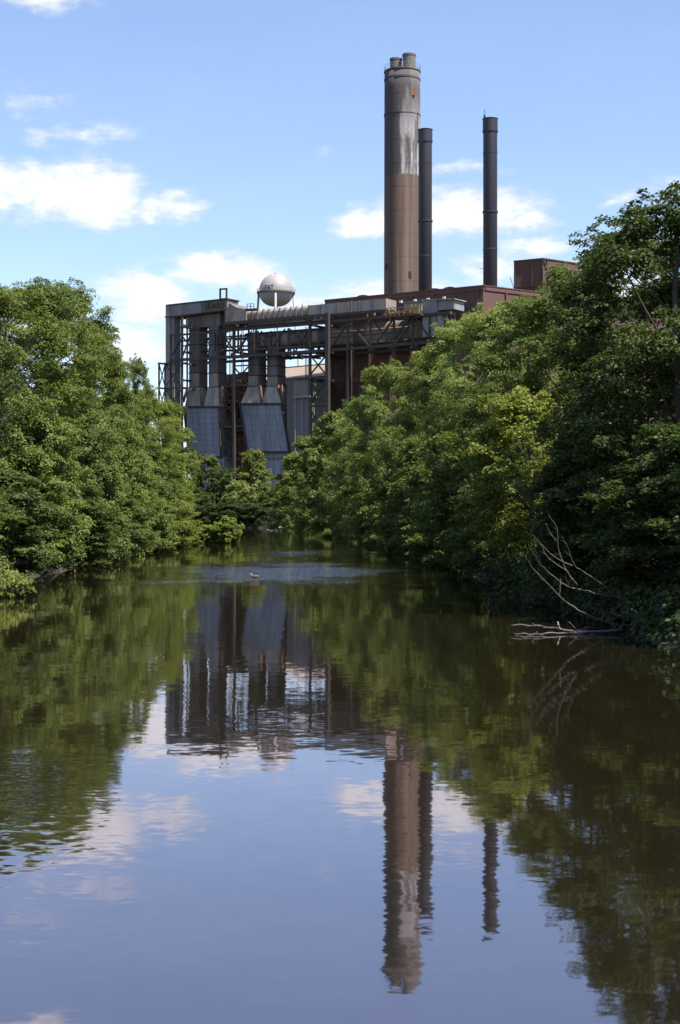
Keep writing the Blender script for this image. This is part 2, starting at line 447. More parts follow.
# ------------------------------------------------------------------ power station frame of reference: s runs along the front wall (leftwards), d out towards the river
OX, OY = 31.5, 330.0
UX, UY = -.8356, .5493
NX, NY = -.5493, -.8356


def W(s, d, z): return (OX + UX * s + NX * d, OY + UY * s + NY * d, z)


def S(px, d):
    kk = (px - 340) / FPX
    return (OX + NX * d - kk * (OY + NY * d)) / (kk * UY - UX)


def Zat(px, py, d):
    s = S(px, d); return CAM_H + (512 - py) / FPX * (OY + UY * s + NY * d)


def PW(px, py, d): return W(S(px, d), d, Zat(px, py, d))


def box_vf(s0, s1, d0, d1, z0, z1):
    return [W(s, d, z) for s in (s0, s1) for d in (d0, d1) for z in (z0, z1)], [(0, 2, 3, 1), (4, 5, 7, 6), (0, 1, 5, 4), (2, 6, 7, 3), (0, 4, 6, 2), (1, 3, 7, 5)]


def sbox(name, s0, s1, d0, d1, z0, z1, material, parent):
    v, f = box_vf(min(s0, s1), max(s0, s1), d0, d1, z0, z1); return obj(name, v, f, material, parent)


def pbox(name, px0, px1, pt, pb, d, depth, material, parent, ref=None):
    """box whose river-side face spans these directions on the plane d"""
    ref = ref if ref is not None else (px0 + px1) / 2
    return sbox(name, S(px1, d), S(px0, d), d - depth, d, Zat(ref, pb, d), Zat(ref, pt, d), material, parent)


G0 = 2.2     # ground level of the works

# ---- boiler house
ZB = 52.8
SL = S(326, 0)
bh = empty('boiler_house', W(SL / 2, -20, G0), 'tall red-brown clad boiler house with flat roof behind the duct gantry', 'building')
RD = Vector((.80, .60, 0))                       # direction of the sunlit end wall
C0 = Vector(W(0, 0, 0)); C1 = Vector(W(SL, 0, 0)); E1 = C0 + RD * 75
back = Vector((-NX, -NY, 0))
B0 = C1 + back * 70
def prism(name, quad, z0, z1, material, parent):
    v = [(p.x, p.y, z0) for p in quad] + [(p.x, p.y, z1) for p in quad]; n = len(quad)
    f = [tuple(range(n))[::-1], tuple(range(n, 2 * n))] + [(i, (i + 1) % n, n + (i + 1) % n, n + i) for i in range(n)]
    return obj(name, v, f, material, parent)
prism('wall', [C0, E1, E1 + (B0 - C1), B0, C1], G0 - 1, ZB - .9, M['brick'], bh)
def offs(p, a): return p + Vector((NX, NY, 0)) * a
# parapet coping strips, proud of the wall
v, f = box_vf(-.2, SL + .2, -.6, .22, ZB - .9, ZB); obj('parapet', v, f, M['brick'], bh)
nE = Vector((RD.y, -RD.x, 0))
def side_box(name, t0, t1, o0, o1, z0, z1, material, parent):
    v = [tuple(C0 + RD * t + nE * o_ + Vector((0, 0, z))) for t in (t0, t1) for o_ in (o0, o1) for z in (z0, z1)]
    return obj(name, v, BOXF, material, parent)
side_box('parapet', .5, 75, -.6, .22, ZB - .9, ZB, M['brick'], bh)
side_box('coping', -.2, 75, -.75, .34, ZB, ZB + .22, M['steel_brown'], bh)
sbox('coping', -.3, SL + .3, -.75, .36, ZB, ZB + .22, M['steel_brown'], bh)
for t in (6.5, 20, 34, 48): side_box('downpipe', t, t + .35, 0, .4, G0, ZB - .9, M['steel_brown'], bh)
for s_ in np.linspace(1.2, SL - 1, 8): sbox('pilaster', s_, s_ + .5, 0, .22, G0, ZB - .9, M['brick'], bh)
for z_ in (14, 24, 33.5): sbox('girt', 0, SL, .0, .14, z_, z_ + .35, M['steel_brown'], bh)
for px in (387, 401, 415, 428, 444):            # small lamps along the parapet
    s_ = S(px, .6); sbox('parapet_lamp', s_ - .3, s_ + .3, .36, .9, ZB - 2.2, ZB - 1.65, M['white_metal'], bh)
for px, w_ in ((362, 3.2), (432, 4.0), (449, 3.0)):       # low roof vents behind the parapet
    s_ = S(px, -4)
    mb = MB(); n = 10; v = []; f = []
    for d_ in (-8, -4):
        for i in range(n + 1):
            a = math.pi * i / n; v.append(W(s_ + w_ * math.cos(a), d_, ZB - 1 + 2.3 * math.sin(a)))
    for i in range(n): f.append((i, i + 1, n + 2 + i, n + 1 + i))
    f.append(tuple(range(n + 1))); f.append(tuple(range(n + 1, 2 * n + 2))[::-1])
    obj('roof_vent', v, f, M['brick'], bh)

# ---- roof penthouse with bracing
D_P = 372
pc = at(543, 258, D_P); zt = pc.z; zb = ZB - 2.0
pl = Vector((-.86, .51, 0)); pr = Vector((.80, .60, 0))
cpt = Vector((pc.x, pc.y, 0))
def ray_len(direction, px):
    kk = (px - 340) / FPX; return (kk * cpt.y - cpt.x) / (direction.x - kk * direction.y)
ll = ray_len(pl, 515); lr = ray_len(pr, 580)
ph = empty('roof_penthouse', (cpt.x, cpt.y + 4, ZB), 'red-brown braced penthouse box standing on the boiler house roof', 'penthouse')
A_, B_ = cpt + pl * ll, cpt + pr * lr
prism('wall', [cpt, B_, B_ + A_ - cpt, A_], zb, zt - .25, M['brick'], ph)
ov = .25
prism('roof', [cpt - (pl + pr) * ov, B_ + (pr - pl) * ov, B_ + A_ - cpt + (pl + pr) * ov, A_ + (pl - pr) * ov], zt - .25, zt, M['steel_brown'], ph)
nl_ = Vector((-pl.y, pl.x, 0)); nl_ = nl_ if nl_.y < 0 else -nl_
nr_ = Vector((pr.y, -pr.x, 0))
def wall_beam(name, base, dr, nrm, t0, z0, t1, z1, w=.4, m='steel', pa=ph):
    return beam(name, base + dr * t0 + nrm * .12 + Vector((0, 0, z0)), base + dr * t1 + nrm * .12 + Vector((0, 0, z1)), w, M[m], pa)
hgt = zt - zb
wall_beam('girt', cpt, pl, nl_, 0, zb + hgt * .55, ll, zb + hgt * .55, .3)
wall_beam('girt', cpt, pl, nl_, 0, zb + 2.2, ll, zb + 1.4, .45)
wall_beam('girt', cpt, pr, nr_, 0, zb + 2.2, lr, zb + 2.2, .45)
for t in (.1, ll * .4, ll): wall_beam('post', cpt, pl, nl_, t, zb, t, zt - .3, .35)
wall_beam('post', cpt, pr, nr_, 1.2, zb, 1.2, zt - .3, .3)
wall_beam('brace', cpt, pr, nr_, .2, zt - .6, lr * .42, zb + 2.4, .4)
wall_beam('brace', cpt, pr, nr_, lr * .85, zb + hgt * .55, lr * .7, zb + 2.4, .3)
wn = MB(); v = []
wc = cpt + pr * (lr * .55)
for t in (-.9, .9):
    for o_ in (.05, .22):
        for z_ in (zt - 4.4, zt - 2.4): v.append(wc + pr * t + nr_ * o_ + Vector((0, 0, z_)))
win = obj('window', v, BOXF, M['dark_glass'], ph)
for z_ in (zt - 4.45, zt - 2.35): beam('window_frame', wc + pr * -1.0 + nr_ * .26 + Vector((0, 0, z_)), wc + pr * 1.0 + nr_ * .26 + Vector((0, 0, z_)), .2, M['steel'], win)
for t in (-1.0, 0, 1.0): beam('window_frame', wc + pr * t + nr_ * .24 + Vector((0, 0, zt - 4.4)), wc + pr * t + nr_ * .24 + Vector((0, 0, zt - 2.4)), .18, M['steel'], win)
beam('antenna', A_ + Vector((.5, .5, zt - 9)) - pl * 0, A_ + Vector((-1.2, .5, zt - 4)), .12, M['steel'], ph)

# ---- tall chimney with two flues
DC = 400
cc = at(402.3, 65, DC); rad = 18.2 * DC / FPX; ztop = CAM_H + (512 - 66) / FPX * (DC - rad)
zpaint = CAM_H + (512 - 176.5) / FPX * DC
M['chimney'] = chimney_material(zpaint, cc.x, cc.y)
ch = empty('tall_chimney', (cc.x, cc.y, G0), 'tall concrete chimney, brown below and sooty white above, with two flues', 'chimney')
rings = []
for i in range(25):
    t = i / 24; rings.append((rad * (1.035 - .055 * t), G0 - 1 + (ztop - G0 + 1) * t))
v, f = ring_vf(cc.x, cc.y, rings, 48, True, True); obj('shaft', v, f, M['chimney'], ch, True)
for k_, zz in enumerate((ztop - 2.6, ztop - 12)):
    rr = rad * .985 + (.10 if k_ == 0 else .13)
    v, f = ring_vf(cc.x, cc.y, [(rr - .3, zz), (rr, zz), (rr, zz + .45), (rr - .3, zz + .45)], 40, False, False); obj('band', v, f, M['chimney'], ch)
v, f = ring_vf(cc.x, cc.y, [(rad * .9, ztop - .5), (rad + .06, ztop - .4), (rad + .06, ztop - .15), (rad * .9, ztop - .15)], 40, False, False); obj('platform', v, f, M['chimney'], ch)
rail = MB()
for zz in (ztop + .5, ztop + 1.25):
    pts = [(cc.x + (rad - .05) * math.cos(a), cc.y + (rad - .05) * math.sin(a), zz) for a in np.linspace(0, 2 * math.pi, 33)]
    rail.add(*tube_vf(pts, [.035] * 33, 4))
for a in np.linspace(0, 2 * math.pi, 20, False):
    p = (cc.x + (rad - .05) * math.cos(a), cc.y + (rad - .05) * math.sin(a)); rail.add(*beam_vf((*p, ztop - .2), (*p, ztop + 1.25), .06))
rail.obj('railing', M['duct_grey'], ch)
for px0, px1, pt in ((390.2, 402, 56), (402.6, 415.6, 53.5)):
    fx = ((px0 + px1) / 2 - 340) / FPX * (DC - (0 if px0 < 400 else .6)); fr = (px1 - px0) / 2 * DC / FPX
    fz = CAM_H + (512 - pt) / FPX * (DC - fr)
    v, f = ring_vf(fx, cc.y + (.9 if px0 < 400 else -.9), [(fr, ztop - .4), (fr, fz - .5), (fr + .12, fz - .5), (fr + .12, fz), (fr - .3, fz), (fr - .3, fz - 2)], 28); obj('flue', v, f, M['concrete'], ch, False)
hx, hz = (411.5 - 340) / FPX * DC, CAM_H + (512 - 96) / FPX * DC
hy = cc.y - math.sqrt(max(0, (rad * .99) ** 2 - (hx - cc.x) ** 2))
o = obj('hatch', [(hx + a * .75, hy + b, hz + c_ * .95) for a in (-1, 1) for b in (-.1, .6) for c_ in (-1, 1)], BOXF, M['rust'], ch)
for px, py in ((386.5, 268), (409, 277)):
    x_ = (px - 340) / FPX * DC; y_ = cc.y - math.sqrt(max(0, (rad * 1.01) ** 2 - (x_ - cc.x) ** 2)); z_ = CAM_H + (512 - py) / FPX * DC
    obj('inspection_door', [(x_ + a * .4, y_ + b, z_ + c_ * .8) for a in (-1, 1) for b in (-.12, .6) for c_ in (-1, 1)], BOXF, M['steel'], ch)

for zz in np.arange(58, ztop - 4, 6.2):        # pour joints of the concrete
    t = (zz - G0 + 1) / (ztop - G0 + 1); rr = rad * (1.035 - .055 * t) + .025
    v, f = ring_vf(cc.x, cc.y, [(rr - .2, zz), (rr, zz), (rr, zz + .14), (rr - .2, zz + .14)], 40, False, False); obj('pour_joint', v, f, M['chimney'], ch)
# ---- two black steel stacks
def black_stack(px, top, wpx, D, ring_y, label):
    r = wpx / 2 * D / FPX; p = at(px, top, D); p.z = CAM_H + (512 - top) / FPX * (D - r)
    e = empty('steel_stack', (p.x, p.y, G0), label, 'stack', 'black steel stacks')
    v, f = ring_vf(p.x, p.y, [(r, G0 - 1), (r, p.z - 3.0)], 32, True, False); obj('shaft', v, f, M['black_stack'], e, True)
    rc = r * 1.06
    v, f = ring_vf(p.x, p.y, [(r, p.z - 3.3), (rc, p.z - 3.0), (rc, p.z - .1), (rc + .1, p.z - .1), (rc + .1, p.z), (rc - .2, p.z), (rc - .2, p.z - 2)], 32, False, True); obj('cap', v, f, M['black_stack'], e)
    zr = CAM_H + (512 - ring_y) / FPX * D
    for zz in (zr, p.z - 3.25, (zr + p.z) / 2 + 3, zr - 9):
        rr_ = r + (.18 if zz in (zr, p.z - 3.25) else .05)
        v, f = ring_vf(p.x, p.y, [(r - .1, zz), (rr_, zz), (rr_, zz + .4), (r - .1, zz + .4)], 32, False, False); obj('flange', v, f, M['black_stack'], e)
    v, f = ring_vf(p.x, p.y, [(r * 1.32, ZB - 2), (r * 1.32, ZB + (2.2)), (r * 1.05, ZB + 3.0)], 24, True, True); obj('base_collar', v, f, M['black_stack'], e)
    return e, p, r
e1, p1, r1 = black_stack(425.2, 128, 13.6, 384, 222, 'shorter black steel stack close against the tall concrete chimney')
sbox('roof_plinth', S(434, -50), S(417, -50), -58, -50, ZB - 1, ZB + 1.7, M['steel'], e1)
e2, p2, r2 = black_stack(490.2, 117, 14.2, 362, 213, 'free-standing slim black steel stack with a whip antenna on its rim')
beam('antenna', p2 + Vector((-r2 + .3, -.4, 0)), p2 + Vector((-r2 + .35, -.4, 2.3)), .09, M['steel'], e2)
obj('antenna_base', [(p2.x - r2 + .3 + a * .25, p2.y - .4 + b * .25, p2.z + c_) for a in (-1, 1) for b in (-1, 1) for c_ in (-.2, .8)], BOXF, M['steel'], e2)
beam('bracket', p2 + Vector((-r2 - 1.0, 0, -36)), p2 + Vector((-r2 + .2, 0, -36.2)), .1, M['steel'], e2)

# ---- water tower
DT = 520
tw = at(276, 292.3, DT); q = DT / FPX
te = empty('water_tower', (tw.x, tw.y, G0), 'pale round water tower on legs behind the ductwork', 'water tower')
RT = 17.0 * q; topz = tw.z + 18.0 * q; botz = tw.z - 14.2 * q
rings = []
for i in range(1, 16):
    a = math.pi * i / 30 ; rings.append((RT * math.sin(a) ** .8, botz + (tw.z - botz) * (1 - math.cos(a))))
for i in range(0, 16):
    a = math.pi * i / 30; rings.append((max(.05, RT * math.cos(a) ** .85), tw.z + .1 + (topz - tw.z) * math.sin(a)))
v, f = ring_vf(tw.x, tw.y, rings, 48); obj('tank', v, f, M['tank'], te, True)
v, f = ring_vf(tw.x, tw.y, [(.9, topz - .25), (.8, topz + .3), (.1, topz + .7)], 16); obj('finial', v, f, M['tank'], te)
v, f = ring_vf(tw.x, tw.y, [(RT - .3, tw.z - .45), (RT + .75, tw.z - .45), (RT + .75, tw.z + .05), (RT - .3, tw.z + .05)], 40, False, False); obj('catwalk', v, f, M['concrete'], te)
rail = MB(); rr_ = RT + .7
rail.add(*tube_vf([(tw.x + rr_ * math.cos(a), tw.y + rr_ * math.sin(a), tw.z + 1.1) for a in np.linspace(0, 2 * math.pi, 37)], [.06] * 37, 4))
for a in np.linspace(0, 2 * math.pi, 28, False):
    x_, y_ = tw.x + rr_ * math.cos(a), tw.y + rr_ * math.sin(a); rail.add(*beam_vf((x_, y_, tw.z), (x_, y_, tw.z + 1.1), .08))
rail.obj('railing', M['tank'], te)
v, f = ring_vf(tw.x, tw.y, [(1.8 * q, G0 - 1), (1.8 * q, botz + 1.0)], 20); obj('riser_pipe', v, f, M['tank'], te, True)
for i in range(4):
    a = math.pi * i / 2 + .02
    x0, y0 = tw.x + (RT + .05) * math.cos(a), tw.y + (RT + .05) * math.sin(a)
    x1, y1 = tw.x + (RT + 6) * math.cos(a), tw.y + (RT + 6) * math.sin(a)
    v, f = tube_vf([(x1, y1, G0 - 1), (x0, y0, tw.z - .2)], [.5, .42], 10); obj('leg', v, f, M['tank'], te, True)
for zz in (28, 50):
    t = (zz - G0) / (tw.z - G0); rr2 = RT + 6 * (1 - t)
    for i in range(4):
        a, b = math.pi * i / 2, math.pi * (i + 1) / 2
        beam('strut', (tw.x + rr2 * math.cos(a), tw.y + rr2 * math.sin(a), zz), (tw.x + rr2 * math.cos(b), tw.y + rr2 * math.sin(b), zz), .35, M['tank'], te)
for chx, ang in (('P', -2.18), ('&', -1.97), ('T', -1.76)):
    cu = bpy.data.curves.new('lettering', 'FONT'); cu.body = chx; cu.size = 1.9; cu.align_x = 'CENTER'; cu.extrude = .12; cu.offset = .05
    t = bpy.data.objects.new('tmp', cu); col.objects.link(t)
    dg = bpy.context.evaluated_depsgraph_get(); me = bpy.data.meshes.new_from_object(t.evaluated_get(dg)); bpy.data.objects.remove(t)
    lo = bpy.data.objects.new('lettering', me); me.materials.clear(); me.materials.append(M['tank_text']); col.objects.link(lo); lo.parent = te
    rr3 = RT * .985
    lo.location = (rr3 * math.cos(ang), rr3 * math.sin(ang), tw.z + .45 - G0); lo.rotation_euler = (R(84), 0, ang + math.pi / 2)

# ---- low shed with tan roof seen through the gantry
DS = 432
sh = empty('long_shed', (*(at(300, 400, DS)[:2]), G0), 'long shed with tan roof seen through the steel gantry', 'shed')
a0, a1 = at(258, 366, DS + 14), at(345, 363, DS - 10)
za = at(300, 364, DS).z
dirs = (Vector((a1.x, a1.y, 0)) - Vector((a0.x, a0.y, 0))).normalized(); nrm = Vector((dirs.y, -dirs.x, 0))
P = [Vector((a0.x, a0.y, 0)), Vector((a1.x, a1.y, 0))]
ez = at(300, 379, DS).z
prism('wall', [P[0] + nrm * 6, P[1] + nrm * 6, P[1] - nrm * 14, P[0] - nrm * 14], G0 - 1, ez - .3, M['clad'], sh)
v = [P[0] + nrm * 6.6 + Vector((0, 0, ez)), P[1] + nrm * 6.6 + Vector((0, 0, ez)), P[1] - nrm * 4 + Vector((0, 0, za)), P[0] - nrm * 4 + Vector((0, 0, za)), P[1] - nrm * 14.6 + Vector((0, 0, ez)), P[0] - nrm * 14.6 + Vector((0, 0, ez))]
v = v + [x - Vector((0, 0, .3)) for x in v]
obj('roof', v, [(0, 1, 2, 3), (3, 2, 4, 5), (7, 6, 9, 8), (8, 9, 11, 10), (0, 6, 7, 1), (1, 7, 8, 2), (2, 8, 10, 4), (5, 11, 9, 3), (3, 9, 6, 0), (4, 10, 11, 5)], M['tan_roof'], sh)
beam('ridge_cap', P[0] - nrm * 4 + Vector((0, 0, za + .1)), P[1] - nrm * 4 + Vector((0, 0, za + .1)), .6, M['rust'], sh, .25)

# ---- grey ribbed tower below the gantry
ct = empty('clad_tower', W(S(302, 12), 9, G0), 'narrow grey ribbed-metal tower under the gantry beside the slanted collector', 'tower')
pbox('upper_wall', 293.5, 309.5, 379, 396.5, 12.2, 7, M['clad'], ct)
pbox('wall', 294.5, 308.8, 397.2, 512, 11.8, 6.2, M['clad'], ct)
pbox('coping', 293, 310, 377.8, 379, 12.6, 8, M['steel'], ct)
pbox('belt', 293.2, 309.8, 396.2, 397.6, 12.5, 7.4, M['duct_grey'], ct)
for px in (294.3, 301.6, 308): pbox('corner_trim', px, px + 1.0, 397.8, 511, 12.15, .5, M['duct_grey'], ct)
pbox('wall', 287, 294, 381, 512, 9.5, 5, M['duct_dark'], ct)

# ---- slanted dust collectors with their twin downcomer ducts
def quad_prism(name, pts_px, d, depth, material, parent, zref=None):
    """front face from directions on plane d, extruded back by depth"""
    fr = [Vector(PW(px, py, d)) for px, py in pts_px]
    bk = [p - Vector((NX, NY, 0)) * depth for p in fr]; n = len(fr)
    f = [tuple(range(n)), tuple(range(n, 2 * n))[::-1]] + [((i + 1) % n, i, n + i, n + (i + 1) % n) for i in range(n)]
    return obj(name, fr + bk, f, material, parent)

def collector(label, d, ducts, hoods, casing, base_px, struts, dtop, split):
    cx = sum(p[0] for p in casing) / 4
    e = empty('dust_collector', W(S(cx, d), d - 4, G0), label, 'dust collector', 'dust collectors under the gantry')
    for i, (x0, x1, yt, yb) in enumerate(ducts):
        s0, s1 = S(x1, d), S(x0, d); w = (s1 - s0)
        zt_, zb_ = Zat((x0 + x1) / 2, yt, d), Zat((x0 + x1) / 2, yb, d)
        # one duct in storey-high sheets with flanges between
        du = sbox('downcomer', s0, s1, d - 3.6, d - .4, zb_, zt_, M['duct_dark'], e)
        nseg = 5
        for k_ in range(nseg + 1):
            zz = zb_ + (zt_ - zb_) * k_ / nseg
            sbox('flange', s0 - .1, s1 + .1, d - 3.7, d - .28, zz - .12, zz + .12, M['steel'], du)
        for k_ in range(nseg):
            za_, zc_ = zb_ + (zt_ - zb_) * k_ / nseg + .14, zb_ + (zt_ - zb_) * (k_ + 1) / nseg - .14
            sbox('sheet', s0 + .1, s0 + w * .62, d - .4, d - .33, za_, zc_, M['duct_dark'] if k_ > 0 else M['duct'], du)
            sbox('sheet', s0 + w * .64, s1 - .1, d - .4, d - .34, za_, zc_, M['duct'] if k_ < 1 else M['duct_dark'], du)
    for (xa0, xa1, ya), (xb0, xb1, yb) in hoods:
        t0, t1 = S(xa1, d), S(xa0, d); b0, b1 = S(xb1, d), S(xb0, d); za_, zb_ = Zat((xa0 + xa1) / 2, ya, d), Zat((xb0 + xb1) / 2, yb, d)
        v = [W(b0, d - 4.4, zb_), W(b1, d - 4.4, zb_), W(b1, d, zb_), W(b0, d, zb_), W(t0, d - 3.7, za_), W(t1, d - 3.7, za_), W(t1, d - .3, za_), W(t0, d - .3, za_)]
        h_ = obj('hood', v, [(0, 1, 2, 3), (7, 6, 5, 4), (3, 2, 6, 7), (1, 0, 4, 5), (0, 3, 7, 4), (2, 1, 5, 6)], M['hood'], e)
    # casing: backing and a grid of plates
    quad_prism('casing', casing, d - .1, 4.6, M['duct_dark'], e)
    tl, tr, br, bl = [np.array(PW(px, py, d - .08)) for px, py in casing]
    fw = np.array([NX, NY, 0])
    nc, nr = 5, 9
    rg = random.Random(int(cx))
    for i in range(nc):
        for j in range(nr):
            u0, u1 = (i + .02) / nc, (i + .98) / nc; v0, v1 = (j + .025) / nr, (j + .975) / nr
            def pt(u, v_): return (tl * (1 - u) + tr * u) * (1 - v_) + (bl * (1 - u) + br * u) * v_
            dep = .07 + rg.uniform(0, .035)
            c4 = [pt(u0, v0), pt(u1, v0), pt(u1, v1), pt(u0, v1)]
            mm = M['collector'] if rg.random() > (.5 if i in split else -1) else M['hood']
            obj('plate', [p for p in c4] + [p + fw * dep for p in c4], [(3, 2, 1, 0), (4, 5, 6, 7), (0, 1, 5, 4), (1, 2, 6, 5), (2, 3, 7, 6), (3, 0, 4, 7)], mm, e)
    beam('stiffener', tl + fw * .3, tr + fw * .3, .45, M['steel'], e)
    beam('stiffener', bl + fw * .3, br + fw * .3, .4, M['steel'], e)
    beam('stiffener', bl + fw * .3, tl + fw * .3, .35, M['steel'], e)
    beam('stiffener', br + fw * .3, tr + fw * .3, .35, M['steel'], e)
    x0, x1, y0 = base_px
    s0, s1 = S(x1, d - .6), S(x0, d - .6); zz = Zat((x0 + x1) / 2, y0, d - .6)
    sbox('base', s0, s1, d - 8, d - .6, G0 - 1, zz, M['collector'], e)
    for k_ in range(4):
        sa = s0 + (s1 - s0) * (k_ + .08) / 4; sb = s0 + (s1 - s0) * (k_ + .92) / 4
        sbox('base_panel', sa, sb, d - .6, d - .48, G0, zz - 3.2, M['collector'], e)
    for k_ in range(7):
        sa = s0 + (s1 - s0) * (k_ + .3) / 7
        sbox('vent_slot', sa, sa + .7, d - .6, d - .52, zz - 2.0, zz - 1.2, M['dark_glass'], e)
    for (xa, ya, xb, yb) in struts:
        v, f = tube_vf([PW(xa, ya, d + .4), PW(xb, yb, d + .1)], [.33, .33], 10); obj('rusty_pipe', v, f, M['rust'], e, True)
    return e

collector('weathered grey dust collector at the left end, with two dark square downcomers', 9.0,
          [(188, 198.4, 316, 387), (207.6, 217.4, 316, 387)],
          [((188.2, 198.2, 387), (184.5, 200.5, 407)), ((207.8, 217.2, 387), (202.2, 219.5, 407))],
          [(184.5, 407), (219.5, 407), (221.5, 457), (189.5, 457)], (193, 224, 457), [(201.8, 387, 203.2, 404), (222.5, 386, 222.6, 404), (187, 388, 183.5, 402)], 316, ())
collector('slanted blue-grey dust collector in the middle, leaning towards the ribbed tower', 9.5,
          [(247.0, 257.2, 333, 386), (266.0, 276.6, 336, 386)],
          [((247.0, 257.2, 386), (240.4, 260.2, 404)), ((266, 276.6, 386), (261.6, 281.2, 404))],
          [(240.4, 404), (282.0, 404), (290.0, 452), (248.4, 452)], (260, 288.5, 452), [(259.8, 385, 262.0, 402), (281.2, 385, 283.5, 401), (277.6, 385, 279, 391)], 333, ())

# ---- ducts
def ribbed_duct(label, name, px0, px1, pt, pb, ref, d, depth, material, seams, rounded, group=None, segm=None):
    s0, s1 = S(px1, d), S(px0, d); zt_, zb_ = Zat(ref, pt, d), Zat(ref, pb, d)
    e = empty(name, W((s0 + s1) / 2, d - depth / 2, zb_), label, 'duct', group)
    cuts = [S(p, d) for p in seams]; cuts = sorted([s0] + cuts + [s1])
    for i in range(len(cuts) - 1):
        a, b = cuts[i] + .04, cuts[i + 1] - .04
        mm = segm[i % len(segm)] if segm else material
        if rounded:
            n = 14; v = []; f = []
            ha, hb = (zt_ - zb_) / 2, depth / 2; zc = (zt_ + zb_) / 2; dc = d - depth / 2
            for s_ in (a, b):
                for k_ in range(n * 2):
                    t = math.pi * k_ / n; cs, sn = math.cos(t), math.sin(t)
                    v.append(W(s_, dc + hb * math.copysign(abs(cs) ** .6, cs), zc + ha * math.copysign(abs(sn) ** .6, sn)))
            m2 = n * 2
            for k_ in range(m2): f.append((k_, (k_ + 1) % m2, m2 + (k_ + 1) % m2, m2 + k_))
            f.append(tuple(range(m2))[::-1]); f.append(tuple(range(m2, 2 * m2)))
            obj('duct_section', v, f, mm, e)
        else:
            sbox('duct_section', a, b, d - depth, d, zb_, zt_, mm, e)
        sbox('flange', b - .12, b + .16, d - depth - .04, d + (.03 if rounded else .1), zb_ - .03, zt_ + (.02 if rounded else .08), M['duct_dark'] if not rounded else material, e)
    return e

ribbed_duct('long tan-grey rounded upper flue duct running under the water tower', 'flue_duct', 226, 308, 308.6, 319.5, 270, 10, 4.6, M['duct'],
            [233, 239.5, 246, 252, 257.5, 263, 268.5, 274, 279.5, 285, 290.5, 296, 302], True)
ribbed_duct('straight panelled upper flue duct in front of the boiler house parapet', 'flue_duct', 308.5, 386, 302.6, 313, 340, 10.2, 4.4, M['duct'],
            [322, 337, 351, 359, 374], False, None, [M['duct'], M['duct_grey'], M['duct']])
ribbed_duct('lower flue duct feeding the middle dust collector', 'flue_duct', 248, 327, 331.5, 345.5, 290, 8.5, 4.6, M['duct_dark'],
            [256, 264, 272, 281, 290, 299, 308, 318], True, None, [M['duct_dark'], M['duct'], M['duct_dark']])
ribbed_duct('dirty tan lower flue duct inside the truss before the boiler house', 'flue_duct', 327.5, 422, 322, 343, 370, 7.6, 4.4, M['duct'],
            [340, 352, 366, 380, 394, 408], True, None, [M['duct'], M['duct_dark'], M['duct']])
ribbed_duct('sooty duct section over the left collector', 'flue_duct', 186.5, 220, 311.5, 327, 205, 8.8, 3.4, M['duct_dark'], [195, 205, 215], False)
# gabled inlet box next to the elbow's end
gb = empty('inlet_box', W(S(234, 10), 8, 47), 'small gabled grey inlet box between elbow duct and rounded duct', 'duct')
quad_prism('body', [(225, 311), (229.5, 304.3), (236, 308.5), (246, 309.4), (246, 323), (225, 326)], 10.4, 5.4, M['duct'], gb)
quad_prism('roof_sheet', [(228.2, 304.4), (229.6, 303.4), (236.6, 307.6), (236, 308.8), (229.5, 304.9)], 10.6, 5.8, M['duct_dark'], gb)
# grey elbow: a vertical shaft at the far left with a sloping gallery on top
eb = empty('elbow_duct', W(S(172, 9), 7, G0), 'flat grey elbow duct rising at the far left end of the works', 'duct')
quad_prism('vertical_shaft', [(166.2, 317), (174.2, 316), (174.2, 505), (166.2, 505)], 10, 2.4, M['duct_grey'], eb)
quad_prism('gallery', [(165.8, 305.4), (201, 301.6), (201, 312.6), (179.2, 315.4), (165.8, 316.6)], 10.1, 4.8, M['duct_grey'], eb)
quad_prism('gallery_end', [(201.2, 301.6), (219.5, 298.8), (227, 298.6), (227, 309.2), (201.2, 312.4)], 10.0, 4.4, M['duct_dark'], eb)
quad_prism('edge_trim', [(165.6, 305), (169.4, 304.8), (169.4, 505), (165.6, 505)], 10.35, .3, M['duct_grey'], eb)
quad_prism('edge_trim', [(165.6, 304.6), (227, 298.0), (227, 298.9), (165.6, 305.6)], 10.4, 5.2, M['steel'], eb)
quad_prism('edge_trim', [(164.6, 316.4), (179, 315.3), (227, 309.2), (227, 310.3), (179, 316.6), (164.6, 317.6)], 10.4, 5.2, M['steel'], eb)
for px in (205, 210, 215, 220): quad_prism('hatch', [(px, 303.2), (px + 3.4, 302.8), (px + 3.4, 307.6), (px, 308)], 10.3, .3, M['steel_brown'], eb)
# hoist frame on the elbow's end
hf = empty('hoist_frame', W(S(223.5, 9), 8, Zat(223, 308, 9)), 'small steel hoist frame standing on the elbow duct end', 'hoist')
for px in (220.2, 226.6):
    for d_ in (9.6, 7.0): beam('post', PW(px, 309, d_), PW(px, 289.4, d_), .34, M['steel'], hf)
for d_ in (9.6, 7.0): beam('crossbar', PW(219.6, 289.2, d_), PW(227.2, 288.8, d_), .36, M['steel'], hf)
beam('crossbar', PW(220, 299, 9.7), PW(226.8, 298.6, 9.7), .3, M['steel'], hf)
